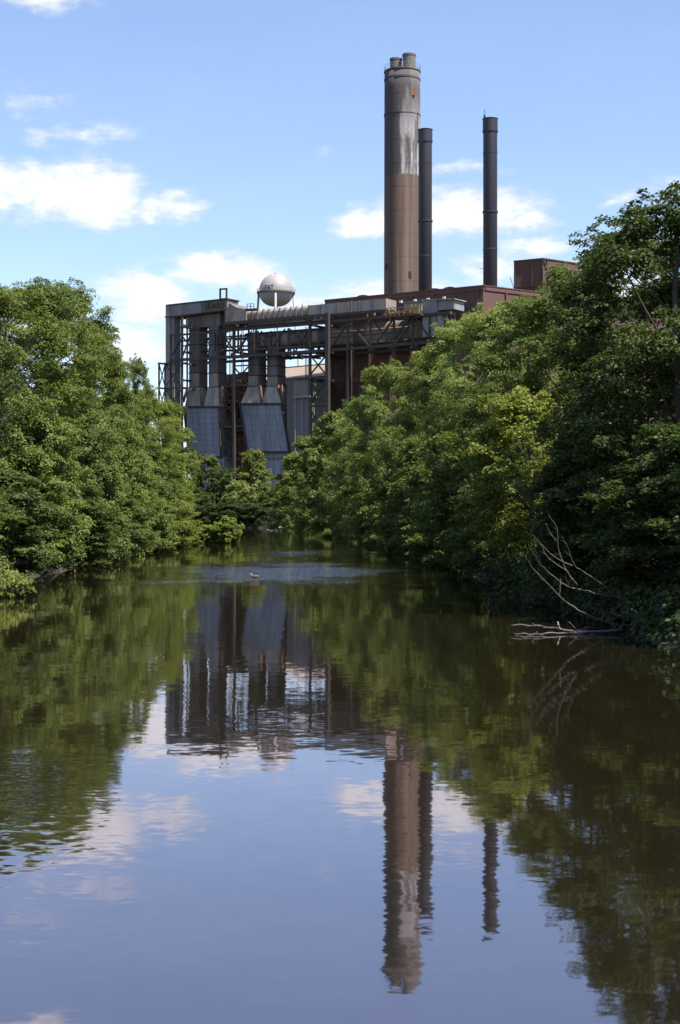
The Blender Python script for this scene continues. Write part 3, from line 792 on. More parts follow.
# big grey box at the right-hand end of the truss
gbx = empty('duct_box', W(S(432, 11), 8, Zat(432, 338, 11)), 'pale grey box at the end of the truss by the boiler house corner', 'duct')
pbox('body', 422.5, 436.5, 299.6, 336.5, 11.4, 5, M['duct_grey'], gbx)
pbox('leg', 437, 441, 312, 337.5, 11.6, 1.2, M['duct_grey'], gbx)
pbox('outlet', 436.8, 454, 299.2, 309.6, 11.0, 4.5, M['duct_grey'], gbx)
pbox('cross_pipe', 421, 450, 312.4, 315.2, 12.0, 1.2, M['steel'], gbx)
pbox('end_post', 440.8, 443.2, 309.8, 338, 10.4, 1, M['steel'], gbx)
quad_prism('top_trim', [(421.8, 299.4), (454.6, 298.2), (454.6, 299.2), (421.8, 300.4)], 11.6, 5.4, M['duct'], gbx)
# light grey box behind catwalk
lb = empty('duct_box', W(S(413, 9), 7, Zat(413, 318, 9)), 'low grey duct box behind the yellow-railed catwalk', 'duct')
pbox('body', 404, 421.5, 302, 317, 9.6, 4, M['duct_grey'], lb)
pbox('lid', 403.6, 421.8, 301.3, 302, 9.9, 4.6, M['duct'], lb)

# ---- catwalk with yellow rails
cw = empty('catwalk', W(S(400, 12.5), 12, Zat(400, 318, 12.5)), 'narrow catwalk with faded yellow rails on the truss', 'catwalk')
beam('deck', PW(386, 317.5, 12.6), PW(422, 314.6, 12.6), 1.2, M['steel_brown'], cw, .25)
for yy in (306.8, 310.6): beam('rail', PW(385.5, yy + 1.5, 13.1), PW(421.5, yy - .8, 13.1), .16, M['yellow_rail'], cw)
for i, px in enumerate(np.linspace(386, 421, 9)): beam('post', PW(px, 317.2 - (px - 386) * .08, 13.1), PW(px, 308 - (px - 386) * .06, 13.1), .15, M['yellow_rail'], cw)
for px in (409, 413, 416.5): pbox('yellow_panel', px, px + 2.6, 304.5, 313.5, 13.4, .2, M['yellow_rail'], cw)

# ---- steel gantry: columns, beams, braces
ga = empty('steel_gantry', W(S(256, 10), 9, G0), 'dark rusty steel gantry carrying ducts over the dust collectors', 'gantry')
def gb_(name, x0, y0, x1, y1, d=12.0, w=.55, both=True, m='steel', pa=None):
    pa = pa or ga
    w *= .78
    beam(name, PW(x0, y0, d), PW(x1, y1, d), w, M[m], pa)
    if both:
        s0, s1 = S(x0, d), S(x1, d); z0, z1 = Zat(x0, y0, d), Zat(x1, y1, d)
        beam(name, W(s0, d - 9.2, z0), W(s1, d - 9.2, z1), w * .9, M[m], pa)
for px, y0, w in ((170.6, 334, .5), (182, 317, .6), (187.2, 318, .4), (234, 327, .75), (310, 320, .7), (327.6, 313, 1.15)):
    gb_('column', px, y0, px, 515 if px > 183 else 505, 12, w)
for px, y0, y1, w in ((238.2, 327, 351, .45), (271, 331, 353, .45), (288.4, 328, 353, .45), (256, 331, 358, .45), (225.4, 312, 350, .5)):
    gb_('hanger', px, y0, px, y1, 12, w)
for x0, y0, x1, y1, w in ((170, 360.4, 249, 355.9, .85), (249, 355.9, 328, 350.4, .85), (222, 330.8, 328, 322.6, .75), (224, 324, 328, 315.2, .95), (170, 335.4, 228, 331.6, .55), (177, 327.6, 191, 327, .5),
                          (225, 347.4, 249, 345.8, .5), (249, 350, 328, 344.6, .55), (234, 340, 250, 339, .3), (182, 346, 191, 345.6, .4), (310, 377.6, 328, 376.8, .5), (310, 406, 328, 405.6, .5), (310, 440, 328, 440, .4), (222, 386, 248, 385, .5), (234, 366, 248, 365.3, .4)):
    gb_('beam', x0, y0, x1, y1, 12, w)
for x0, y0, x1, y1 in ((240, 346, 252, 331), (256, 331, 267, 347), (271, 350, 285, 329), (290, 329, 308, 349), (237, 353, 250, 333), (220, 331, 233, 349), (182, 358, 190, 336), (182, 336, 190, 346), (310, 375, 326.5, 355), (310, 355, 326.5, 375),
                       (310, 380, 326.5, 404), (326.5, 380, 310, 404), (310, 409, 326.5, 438), (326.5, 409, 310, 438), (225.4, 350, 234, 333), (234, 383, 248, 367), (234, 367, 248, 384), (170.6, 358, 182, 338), (300, 344, 309, 330), (318, 343.5, 327, 350.5), (314, 350, 310, 345)):
    gb_('brace', x0, y0, x1, y1, 12, .36)
for px in (181.5, 234, 310, 327.6):                       # cross ties front to back
    for y_ in (325, 352, 380):
        s_ = S(px, 12); z_ = Zat(px, y_, 12); beam('tie', W(s_, 12, z_), W(s_, 2.8, z_), .45, M['steel'], ga)
for px in (244, 262, 280, 298, 316):
    s_ = S(px, 12); z_ = Zat(px, 353, 12); beam('tie', W(s_, 12, z_ - .5), W(s_, 2.8, z_ - .5), .4, M['steel'], ga)
# small platform with rails on top of the rounded duct
for px in (247, 250.5, 254): gb_('rail_post', px, 310, px, 303.6, 10.8, .16, False)
gb_('rail', 247, 304, 254, 303.6, 10.8, .14, False); gb_('rail', 247, 306.6, 254, 306.2, 10.8, .14, False)
gb_('platform', 246, 310, 258, 309.4, 11, .7, False)
for px in (258, 302): gb_('vent_pipe', px, 309, px, 303.5, 9, .16, False)

# pipe runs, saddles, cable trays and ladders that clutter the gantry
rg = random.Random(21)
for (x0, y0, x1, y1, d_, r_, mm) in ((224, 327.2, 327, 319.2, 9.4, .42, 'duct_dark'), (224, 328.6, 327, 320.4, 7.2, .3, 'steel_brown'), (182, 352.5, 327, 346.6, 7.5, .26, 'steel'), (235, 357.6, 327, 352.2, 10.5, .24, 'steel_brown'), (182, 341, 247, 338, 6, .2, 'steel')):
    v, f = tube_vf([PW(x0, y0, d_), PW(x1, y1, d_)], [r_, r_], 8); obj('pipe', v, f, M[mm], ga, True)
for i in range(26):
    px = rg.uniform(227, 326); py = 327 - (px - 226) * .08 + rg.uniform(-3, 2); pbox('saddle', px, px + rg.uniform(.8, 3.0), py - rg.uniform(.8, 2.4), py + rg.uniform(.6, 2.2), rg.uniform(7, 11), .7, M[rg.choice(['steel', 'duct_dark', 'steel_brown'])], ga)
for i in range(22):
    px = rg.uniform(184, 326); py = 357 - (px - 184) * .055 - rg.uniform(0, 6); pbox('bracket', px, px + rg.uniform(.6, 2.4), py, py + rg.uniform(1.0, 4.5), rg.uniform(5, 11.5), .6, M[rg.choice(['steel', 'steel_brown'])], ga)
for i in range(14):
    px = rg.uniform(183, 326); y0 = rg.uniform(327, 340); gb_('drop_pipe', px, y0, px + rg.uniform(-.4, .4), y0 + rg.uniform(10, 26), rg.uniform(5, 11), rg.uniform(.18, .32), False, rg.choice(['steel', 'steel_brown']))
for px in (230.2, 242.5, 306.2):
    for q_ in (-.8, .8): gb_('ladder_rail', px + q_, 327, px + q_, 386, 11.6, .14, False)
    for yy_ in np.arange(328, 386, 1.9): gb_('rung', px - .8, yy_, px + .8, yy_, 11.6, .10, False)
# left stair tower frame
st = empty('steel_tower', W(S(172, 13), 12, G0), 'slender cross-braced steel tower at the far left of the gantry', 'steel tower')
for px in (159, 165, 181.8): gb_('post', px, 363, px, 505, 13.6, .42, False, 'steel', st)
for y_ in (363.2, 388, 412, 436): gb_('beam', 158, y_ + .4, 187.6, y_ - .4, 13.6, .42, False, 'steel', st)
for x0, x1 in ((159.2, 165), (165, 181.8)):
    for y0, y1 in ((364, 387), (389, 411), (413, 435)):
        gb_('brace', x0, y0, x1, y1, 13.6, .24, False, 'steel', st); gb_('brace', x1, y0, x0, y1, 13.6, .24, False, 'steel', st)
for px in (159, 181.8):
    s_ = S(px, 13.6)
    for y_ in (363.2, 388): z_ = Zat(px, y_, 13.6); beam('tie', W(s_, 13.6, z_), W(s_, 8, z_), .4, M['steel'], st)
    beam('post', W(s_, 8, G0), W(s_, 8, Zat(px, 363, 13.6)), .42, M['steel'], st)

# right truss before the boiler house
tr = empty('duct_truss', W(S(380, 11), 10, Zat(380, 347, 11)), 'dark steel truss along the shaded boiler house wall', 'truss')
def tb(name, x0, y0, x1, y1, w=.5, m='steel', both=True): gb_(name, x0, y0, x1, y1, 11.4, w, both, m, tr)
tb('chord', 328.6, 350.4, 437, 341.6, .85); tb('chord', 328.6, 321.6, 423, 313.6, .7); tb('chord', 328.6, 315.6, 386, 310.6, .6); tb('chord', 328.6, 338, 420, 331, .35)
for px in (347.6, 370.3, 394, 412.8, 430): tb('post', px, 321.6 - (px - 328) * .083, px, 349.6 - (px - 328) * .08, .5)
for x0, y0, x1, y1 in ((332, 346, 347, 324), (359, 333.5, 369, 345.5), (371.5, 319.5, 392, 343), (376, 344, 393.5, 318.5), (394.5, 338, 411, 316.5), (415, 317, 429.5, 337), (396, 343, 412, 322), (349, 320, 360, 333)):
    tb('brace', x0, y0, x1, y1, .45, 'steel' if x0 != 359 else 'rust')
for px in (347.6, 394): gb_('column', px, 350, px, 500, 11.4, .6, False, 'steel', tr)
tb('strut_pipe', 386, 316, 404, 312, .6, 'rust', False)
for px in (340, 352, 365, 378, 392): tb('hanger', px, 313.2, px, 321, .35, 'steel', False)

rg = random.Random(33)
for i in range(22):
    px = rg.uniform(330, 420); py = 317 - (px - 328) * .075 + rg.uniform(-3, 3); pbox('fitting', px, px + rg.uniform(1, 4), py - rg.uniform(.6, 2), py + rg.uniform(.6, 2.4), rg.uniform(8, 11), .6, M[rg.choice(['steel', 'duct_dark', 'steel_brown', 'rust'])], tr)
for (x0, y0, x1, y1, d_, r_, mm) in ((330, 318.6, 422, 311.4, 9.2, .4, 'steel_brown'), (330, 346.5, 430, 338.4, 9.4, .3, 'steel'), (330, 333, 420, 326, 10.6, .2, 'rust')):
    v, f = tube_vf([PW(x0, y0, d_), PW(x1, y1, d_)], [r_, r_], 8); obj('pipe', v, f, M[mm], tr, True)
# rusty tangle of steel between and behind the collectors
rf = empty('support_frame', W(S(236, 5), 3, G0), 'brown rusted support steelwork and pipes between the two dust collectors', 'steelwork')
rg = random.Random(5)
pbox('backing_wall', 222, 250, 388, 512, -1.5, 1.0, M['steel_brown'], rf)
pbox('backing_wall', 280, 296, 384, 512, 2.0, 1.0, M['steel_brown'], rf)
for px in (223, 226.5, 230, 237.5, 241, 245): beam('column', PW(px, 384, 4 + rg.uniform(-2, 3)), PW(px + rg.uniform(-.5, .5), 512, 4), rg.uniform(.3, .55), M['steel_brown'], rf)
for i in range(13):
    y_ = 388 + i * 6.5; d_ = rg.uniform(1, 8); beam('beam', PW(222, y_, d_), PW(248, y_ - 1, d_), rg.uniform(.25, .5), M['steel_brown'], rf)
for i in range(26):
    x0 = rg.uniform(222, 240); y0 = rg.uniform(388, 450); dx = rg.uniform(4, 14); dy = rg.uniform(6, 20) * rg.choice((-1, 1)); d_ = rg.uniform(2, 8)
    v, f = tube_vf([PW(x0, y0, d_), PW(min(249, x0 + dx), y0 + dy, d_ + rg.uniform(-2, 2))], [rg.uniform(.12, .28)] * 2, 6)
    obj('pipe', v, f, rg.choice([M['steel_brown'], M['steel'], M['steel_brown'], M['rust']]), rf)
pbox('hopper', 225, 236, 404, 425, 5, 3, M['steel_brown'], rf); pbox('hopper', 238, 247, 372, 386, 3, 3, M['steel_brown'], rf)
pbox('platform', 222, 249, 402, 403.6, 7, 5, M['steel'], rf); pbox('platform', 222, 249, 430, 431.4, 7, 5, M['steel'], rf)
pbox('backing_wall', 226, 240, 374, 387.5, 1.5, 1, M['duct_dark'], rf)

# ------------------------------------------------------------------ trees
rng = np.random.default_rng(7)


def leaf_mesh(name, centers, normals, axes, size, tint, material, wr=.62):
    n = len(centers)
    nrm = normals / np.linalg.norm(normals, axis=1)[:, None]
    ax = axes - nrm * (axes * nrm).sum(1)[:, None]; ax /= np.linalg.norm(ax, axis=1)[:, None] + 1e-9
    sd_ = np.cross(nrm, ax)
    L_ = size[:, None]
    fold = nrm * L_ * .10
    v = np.empty((n, 4, 3), np.float32)
    v[:, 0] = centers - ax * L_ * .5; v[:, 1] = centers + sd_ * L_ * wr * .5 + fold - ax * L_ * .05
    v[:, 2] = centers + ax * L_ * .5; v[:, 3] = centers - sd_ * L_ * wr * .5 + fold - ax * L_ * .05
    me = bpy.data.meshes.new(name)
    me.vertices.add(n * 4); me.vertices.foreach_set('co', v.ravel())
    me.loops.add(n * 4); me.loops.foreach_set('vertex_index', np.arange(n * 4, dtype=np.int32))
    me.polygons.add(n); me.polygons.foreach_set('loop_start', np.arange(0, n * 4, 4, dtype=np.int32)); me.polygons.foreach_set('loop_total', np.full(n, 4, np.int32))
    me.update(calc_edges=True)
    a = me.attributes.new('tint', 'FLOAT', 'FACE'); a.data.foreach_set('value', np.clip(tint, 0, 1).astype(np.float32))
    me.materials.append(material)
    return me


def sprays(rng, pos, outd, per, spread, leaf, droop):
    """clusters of leaves: pos (n,3) cluster centres, outd (n,3) outward directions"""
    n = len(pos)
    ids = np.repeat(np.arange(n), per)
    m = len(ids)
    o_ = outd[ids]
    # each spray is a flattened fan leaning outwards and drooping at its rim
    r = np.sqrt(rng.random(m)) * spread[ids]; a = rng.random(m) * 2 * np.pi
    hx = np.stack([o_[:, 0], o_[:, 1], np.zeros(m)], 1); hx /= np.linalg.norm(hx, axis=1)[:, None] + 1e-6
    hy = np.stack([-hx[:, 1], hx[:, 0], np.zeros(m)], 1)
    tilt = (rng.normal(0, .35, n))[ids]
    p = pos[ids] + hx * (r * np.cos(a) * 1.15)[:, None] + hy * (r * np.sin(a))[:, None]
    p[:, 2] += rng.normal(0, .16, m) * spread[ids] - droop * (r / spread[ids]) ** 2 * spread[ids] + tilt * r * np.cos(a)
    nrm = o_ * .45 + np.array([0, 0, .75]) + rng.normal(0, .55, (m, 3))
    ax = hx * (np.cos(a))[:, None] + hy * (np.sin(a))[:, None] + rng.normal(0, .5, (m, 3)) + np.array([0, 0, -.35])
    size = leaf * rng.uniform(.65, 1.25, m)
    tint = .55 * (rng.random(n))[ids] + .45 * rng.random(m)
    return p, nrm, ax, size, tint


def make_tree(seed, H, Rm, zlow, nl, cl, per, leaf, peak=.35, ragged=.2, spread=.62, droop=.35, mat='leaf', lean=0.0, up=.42):
    """returns (trunk_mesh, crown_mesh) of a tree H tall whose crown has radius Rm and begins at zlow"""
    g = np.random.default_rng(seed)
    lobes = []
    for i in range(nl):
        t = (i + g.random()) / nl
        z = zlow + (H - zlow) * t
        prof = math.sqrt(max(.03, 1 - (max(0, t - peak) / (1.02 - peak)) ** 2)) * (.78 + .22 * min(1, t / max(.01, peak)))
        rl = Rm * g.uniform(.19, .36) * (1 - .3 * t)
        rad_ = max(0, Rm * prof - rl * .85) * g.uniform(.72, 1.08)
        a = i * 2.39996 + g.uniform(-.5, .5)
        z = min(z, H - rl * .75)
        lobes.append((rad_ * math.cos(a) + lean * t, rad_ * math.sin(a), z, rl))
    lobes.append((lean, 0, H - Rm * .22, Rm * .22))
    P_, O_, SP = [], [], []
    for (x, y, z, rl) in lobes:
        nt_ = (int(cl * (rl / (Rm * .30)) ** 1.7) + 6) // 4 + 1        # twigs radiating from the bough, four sprays on each
        d = g.normal(0, 1, (nt_, 3)); d[:, 2] = d[:, 2] * .75 + up; d /= np.linalg.norm(d, axis=1)[:, None]
        ln = g.uniform(.7, 1.15 + ragged, nt_)
        d = np.repeat(d, 4, 0); n = len(d)
        ts = np.tile(np.array([.42, .68, .90, 1.10]), nt_) * np.repeat(ln, 4) + g.normal(0, .05, n)
        d = d + g.normal(0, .16, (n, 3)); d /= np.linalg.norm(d, axis=1)[:, None]
        p = np.array([x, y, z]) + d * (rl * ts)[:, None] * np.array([1, 1, .85])
        p[:, 2] = np.maximum(p[:, 2], zlow * .5 + .15 + g.random(n) * .4)
        od = d + np.array([x, y, 0]) / (math.hypot(x, y) + .5) * .6
        P_.append(p); O_.append(od / np.linalg.norm(od, axis=1)[:, None]); SP.append(spread * np.tile(np.array([1.05, .95, .8, .5]), nt_) * g.uniform(.7, 1.25, n))
    P_ = np.concatenate(P_); O_ = np.concatenate(O_); SP = np.concatenate(SP)
    crown = leaf_mesh('crown', *sprays(g, P_, O_, per, SP, leaf, droop), M[mat])
    # trunk with limbs to the lobes
    mb = MB(); tr_ = .018 * H + .05
    n = 9; path = []; wob = g.normal(0, .12, (n, 2)).cumsum(0) * H / 16
    for i in range(n):
        t = i / (n - 1); path.append((wob[i, 0] * (i > 0) + lean * t * .9, wob[i, 1] * (i > 0), -.6 + (H * .86 + .6) * t))
    mb.add(*tube_vf(path, [tr_ * (1.35 if i == 0 else 1) * (1 - .86 * i / (n - 1)) + .02 for i in range(n)], 9))
    for (x, y, z, rl) in lobes[:-1]:
        hz = max(.5, z - math.hypot(x, y) * g.uniform(.5, .9) - .3); t = min(.97, (hz + .6) / (H * .86 + .6)); i = t * (n - 1); i0 = min(n - 2, int(i)); ff = i - i0
        b = np.array(path[i0]) * (1 - ff) + np.array(path[i0 + 1]) * ff
        e = np.array([x, y, z]); midp = b * .5 + e * .5 + np.array([0, 0, -.12 * rl]) + g.normal(0, .18, 3)
        r0 = max(.03, tr_ * .45 * (1 - .75 * t))
        mb.add(*tube_vf(smooth_path([b, midp, e], 3), np.linspace(r0, r0 * .25, 7), 5))
        for _ in range(3):
            d = g.normal(0, 1, 3); d[2] = abs(d[2]) * .6; d /= np.linalg.norm(d)
            mb.add(*tube_vf([e, e + d * rl * .5 + g.normal(0, .05, 3), e + d * rl * .95], [r0 * .3, r0 * .2, r0 * .08], 4))
    tm = mesh_from('trunk', mb.v, mb.f, True); tm.materials.append(M['bark'])
    return tm, crown


#            seed  H    R   zlow nl  cl per leaf
PROTO = {
    'near_a': make_tree(11, 13, 4.6, 1.0, 38, 52, 54, .135, .5, .35, .54, .4, 'leaf_shaded'),
    'near_b': make_tree(12, 13, 4.2, .8, 38, 58, 54, .14, .62, .4, .5, .4, 'leaf_shaded'),
    'mid_a': make_tree(21, 15, 4.8, .9, 42, 46, 68, .142, .4, .35, .6, .45),
    'mid_b': make_tree(22, 15, 4.4, .7, 40, 46, 68, .142, .5, .38, .6, .45),
    'mid_c': make_tree(23, 15, 5.2, .8, 44, 44, 68, .146, .35, .35, .64, .5),
    'mid_d': make_tree(24, 15, 4.0, .6, 38, 46, 68, .142, .55, .42, .58, .35),
    'far_a': make_tree(31, 15, 5.0, .6, 40, 28, 30, .34, .3, .3, .72, .4, up=.35),
    'far_b': make_tree(32, 15, 4.4, .6, 38, 28, 30, .34, .35, .32, .72, .4, up=.35),
    'small': make_tree(41, 7.5, 2.9, .12, 34, 36, 44, .15, .3, .35, .48, .5, up=.3),
    'farlow': make_tree(33, 8, 4.4, .3, 30, 30, 30, .32, .3, .3, .7, .4, up=.25),
    'leaner': make_tree(43, 7.5, 3.2, .5, 34, 34, 40, .15, .35, .4, .46, .45, lean=1.5),
    'bush_a': make_tree(51, 3, 1.9, .15, 26, 22, 28, .17, .35, .45, .36, .3, up=.15),
    'bush_b': make_tree(52, 3, 1.5, .15, 24, 22, 28, .17, .5, .5, .34, .3, up=.15),
}
PH = {'farl': 8, 'lean': 7.5, 'near': 13, 'mid_': 15, 'far_': 15, 'smal': 7.5, 'bush': 3}
PRAD = {'farlow': 4.4, 'leaner': 3.2, 'near_a': 4.6, 'near_b': 4.2, 'mid_a': 4.8, 'mid_b': 4.4, 'mid_c': 5.2, 'mid_d': 4.0, 'far_a': 5.0, 'far_b': 4.4, 'small': 2.9, 'bush_a': 1.9, 'bush_b': 1.5}


def plant(kind, x, y, h, rad_, rot, tint, label, name='broadleaf_tree', cat='tree', group=None, z=None):
    tm, cm = PROTO[kind]
    z = gz(x, y) if z is None else z
    e = empty(name, (x, y, z - .1), label, cat, group)
    sz = (h - z) / PH[kind[:4]]; sr = rad_ / PRAD[kind]
    e.scale = (sr, sr, sz); e.rotation_euler = (0, 0, rot)
    for nm, me in (('trunk', tm), ('crown', cm)):
        c_ = bpy.data.objects.new(nm, me); col.objects.link(c_); c_.parent = e
        c_.color = (*tint, 1)
    return e


def tree_px(kind, px, ytop, D, rad_, rot, tint, label, **kw):
    p = at(px, ytop, D); return plant(kind, p.x, p.y, p.z, rad_, rot, tint, label, **kw)


OL = (1.22, 1.18, .95); GR = (1.06, 1.06, .88); YE = (1.42, 1.32, .88); SHADE = (.56, .62, .56); PA = (1.9, 1.72, 1.65)  # the dark tint paints shade under and behind the canopy into leaf colour
LB, RB, FB = 'trees lining the left bank', 'trees lining the right bank', 'trees on the far bank'
# left bank
plant('near_b', -19.6, 58, 12.8, 4.6, .4, GR, 'leafy tree cut by the left edge, nearest on the left bank', group=LB)
plant('near_a', -19.4, 67, 14.5, 4.8, 2.1, GR, 'dark green tree just inside the left edge, second nearest on the left bank', group=LB)
tree_px('mid_a', -5, 283, 77, 4.8, 1.2, OL, 'tall full tree topping the left bank near the left edge', group=LB)
tree_px('mid_c', 38, 281, 88, 5.2, 3.0, GR, 'tallest rounded tree of the left bank, clear against the sky', group=LB)
tree_px('mid_b', 66, 288, 97, 4.2, .2, GR, 'tall tree with a stepped top right of the tallest on the left bank', group=LB)
tree_px('mid_b', 86, 320, 110, 3.9, 4.2, OL, 'olive tree on the left bank whose top slopes down towards the works', group=LB)
tree_px('mid_d', 106, 352, 122, 3.5, 2.6, OL, 'tree on the left bank with a ragged side branch against the sky', group=LB)
tree_px('mid_a', 140, 388, 138, 4.3, 5.2, YE, 'yellow-green rounded tree before the steel tower on the left bank', group=LB)
tree_px('mid_b', 163, 402, 150, 3.5, 1.6, YE, 'lowest yellow-green tree at the end of the left bank', group=LB)
tree_px('mid_d', 137, 358, 131, 1.5, .9, OL, 'thin pale sapling standing up beside the ragged tree against the sky', group=LB)
plant('farlow', -27, 178, 9.5, 4.6, 2.0, SHADE, 'low dark tree past the spit at the end of the left bank', group=LB)
plant('mid_d', -28, 96, 15, 5, 0, SHADE, 'dark tree behind the left bank row, seen only through its gaps', group=LB)
plant('mid_a', -27, 126, 14, 5.4, 1, SHADE, 'dark tree behind the end of the left bank row', group=LB)
# smaller trees that fill the foot of the left bank
for i, (x, y, h, r_, k_, t_, lab) in enumerate([
        (-16.2, 60, 5.0, 2.8, 'small', GR, 'low leafy young tree cut by the left edge beside the overhanging branch'),
        (-15.6, 67.5, 6.0, 2.9, 'small', GR, 'low leafy young tree over the driftwood at the left edge'),
        (-15.3, 75, 7.0, 3.0, 'small', OL, 'young tree leaning over the water below the tall left bank trees'),
        (-15.4, 82.5, 6.2, 3.0, 'small', GR, 'darker low young tree between two lit ones on the left waterline'),
        (-15.3, 90, 8.2, 3.2, 'small', OL, 'rounded young tree at the waterline under the tallest left bank tree'),
        (-15.4, 98, 6.5, 3.1, 'small', GR, 'low spreading young tree at the waterline midway along the left bank'),
        (-15.3, 106, 8.0, 3.2, 'small', OL, 'bushy taller young tree at the waterline midway along the left bank'),
        (-15.5, 114.5, 7.0, 3.2, 'small', YE, 'lit young tree at the waterline before the sloping olive tree'),
        (-15.6, 123, 8.0, 3.3, 'small', OL, 'young tree at the waterline before the ragged tree'),
        (-15.9, 131.5, 7.0, 3.2, 'small', YE, 'low lit young tree at the waterline below the thin sapling'),
        (-16.6, 140, 8.6, 3.3, 'small', YE, 'yellow-green young tree at the waterline near the end of the left bank')]):
    q_ = [1.0, .78, 1.12, .70, 1.05, .82, 1.15, .9, .76, 1.1, 1.0][i]; t_ = (t_[0] * q_, t_[1] * (q_ + .04 * (i % 3)), t_[2] * (q_ + .12 * ((i * 2) % 3)))
    plant(k_, x, y, h * [1, .85, 1.15, .8, 1.1, .75, 1.2, .9, 1.1, .8, 1][i], r_ * [1, 1.1, .85, 1.1, .9, 1.15, .8, 1.05, .85, 1.1, .95][i], i * 1.9, t_, lab, name='young_tree', group='young trees at the left waterline')
# the low shrubs on the spit at the end of the left bank
tree_px('bush_b', 196, 530, 150, 1.7, .5, YE, 'low shrub at the root of the left spit', name='shrub', cat='shrub', group='shrubs on the spit', z=-.02)
tree_px('bush_a', 186, 524, 149, 1.9, 3.3, OL, 'broad low shrub under the yellow-green trees where the spit begins', name='shrub', cat='shrub', group='shrubs on the spit', z=-.02)
tree_px('bush_a', 209, 524, 150, 1.5, 2.5, (1.6, 1.5, 1.05), 'middle low shrub on the spit at the end of the left bank', name='shrub', cat='shrub', group='shrubs on the spit', z=-.02)
tree_px('bush_b', 228, 516, 149, 1.35, 4.1, (1.7, 1.6, 1.1), 'outermost shrub on the spit, tallest of the low shrubs there', name='shrub', cat='shrub', group='shrubs on the spit', z=-.02)
tree_px('bush_a', 219, 531, 149.5, 1.0, 1.1, OL, 'smallest low shrub on the spit beside the outermost one', name='shrub', cat='shrub', group='shrubs on the spit', z=-.02)
# far bank below the works
tree_px('far_b', 186, 446, 322, 4.8, .3, SHADE, 'dark tree on the far bank half hidden by the left bank', group=FB)
tree_px('far_a', 208, 455, 326, 4.4, 2.2, GR, 'tree on the far bank before the left dust collector', group=FB)
tree_px('farlow', 226, 468, 320, 4.2, 4.0, SHADE, 'dark rounded tree on the far bank between the two dust collectors', group=FB)
tree_px('far_b', 254, 449, 322, 4.2, 1.0, YE, 'bright pointed tree on the far bank before the slanted collector', group=FB)
tree_px('farlow', 240, 480, 315, 4.0, 5.0, PA, 'low pale tree on the far bank in the middle of the gap', group=FB)
tree_px('farlow', 272, 490, 316, 4.2, 3.1, SHADE, 'low dark tree on the far bank under the collector base', group=FB)
tree_px('farlow', 205, 492, 316, 4.2, 3.9, SHADE, 'low dark thicket tree on the far bank beside the spit', group=FB)
tree_px('farlow', 290, 476, 318, 4.6, .9, SHADE, 'dark tree where the far bank meets the right bank', group=FB)
for i, (px, yt, D, lab) in enumerate([(212, 503, 301, 'lowest dark bush on the far waterline beside the spit'), (238, 500, 297, 'dark bush on the far waterline in the middle of the gap'), (262, 503, 294, 'dark bush on the far waterline under the slanted collector'), (280, 500, 291, 'dark bush on the far waterline beside the pale stones')]):
    tree_px('farlow', px, yt, D, 4.6, i * 1.7, (.5, .55, .48), lab, name='shrub', cat='shrub', group='dark bushes on the far waterline')  # deep shade along the far bank is put into this dark tint
# right bank
plant('near_b', 14.0, 36, 11.5, 4.6, 1.0, SHADE, 'dark tree cut by the right edge, nearest on the right bank', group=RB)
tree_px('near_b', 690, 190, 45, 3.9, 3.6, GR, 'large dark tree with its top at the right edge', group=RB)
tree_px('near_b', 634, 226, 51, 3.5, .7, GR, 'big-leaved tree whose side branch reaches across the red-brown penthouse', group=RB)
tree_px('mid_d', 580, 262, 62, 3.0, 2.4, GR, 'dark green tree just right of the penthouse', group=RB)
tree_px('mid_b', 540, 298, 74, 4.0, 5.5, GR, 'tall tree under the roof penthouse on the right bank', group=RB)
tree_px('mid_c', 500, 304, 88, 4.2, 1.9, PA, 'pale feathery tree below the free-standing black stack', group=RB)
tree_px('mid_d', 468, 318, 102, 3.9, 4.4, PA, 'pale tree right of the grey duct box', group=RB)
tree_px('mid_a', 432, 356, 120, 4.3, 3.3, (1.22, 1.2, .95), 'green tree before the shaded boiler house wall, left of the pale trees', group=RB)
tree_px('mid_b', 388, 366, 142, 4.3, .1, (1.4, 1.32, 1.05), 'rounded tree standing highest against the shaded boiler house wall', group=RB)
tree_px('mid_c', 362, 396, 168, 4.6, 2.8, (1.22, 1.2, .95), 'tree on the right bank below the gantry columns', group=RB)
tree_px('far_b', 334, 412, 195, 4.2, 4.6, (1.4, 1.32, 1.05), 'tree on the right bank under the heavy gantry column', group=RB)
tree_px('far_a', 312, 436, 228, 4.8, .5, (1.22, 1.2, .95), 'lower tree before the ribbed tower on the right bank', group=RB)
tree_px('far_b', 297, 452, 262, 4.6, 2.0, (1.4, 1.32, 1.05), 'last tree of the right bank, at the river bend', group=RB)
plant('near_a', 17.0, 45, 12.5, 5.2, 2.2, SHADE, 'dark tree behind the large tree at the right edge', group=RB)
for i, (x, y, h, t_) in enumerate([(20, 56, 14.5, SHADE), (18, 82, 15.5, SHADE), (16, 112, 16.5, SHADE), (12.5, 148, 16.5, SHADE)]):
    plant('mid_' + 'abcd'[i], x, y, h, 5.2, i * 1.3, t_, ['dark tree behind the big-leaved tree', 'dark tree behind the row under the penthouse', 'dark tree behind the pale trees of the right bank', 'dark tree behind the rounded tree by the boiler house'][i], group=RB)
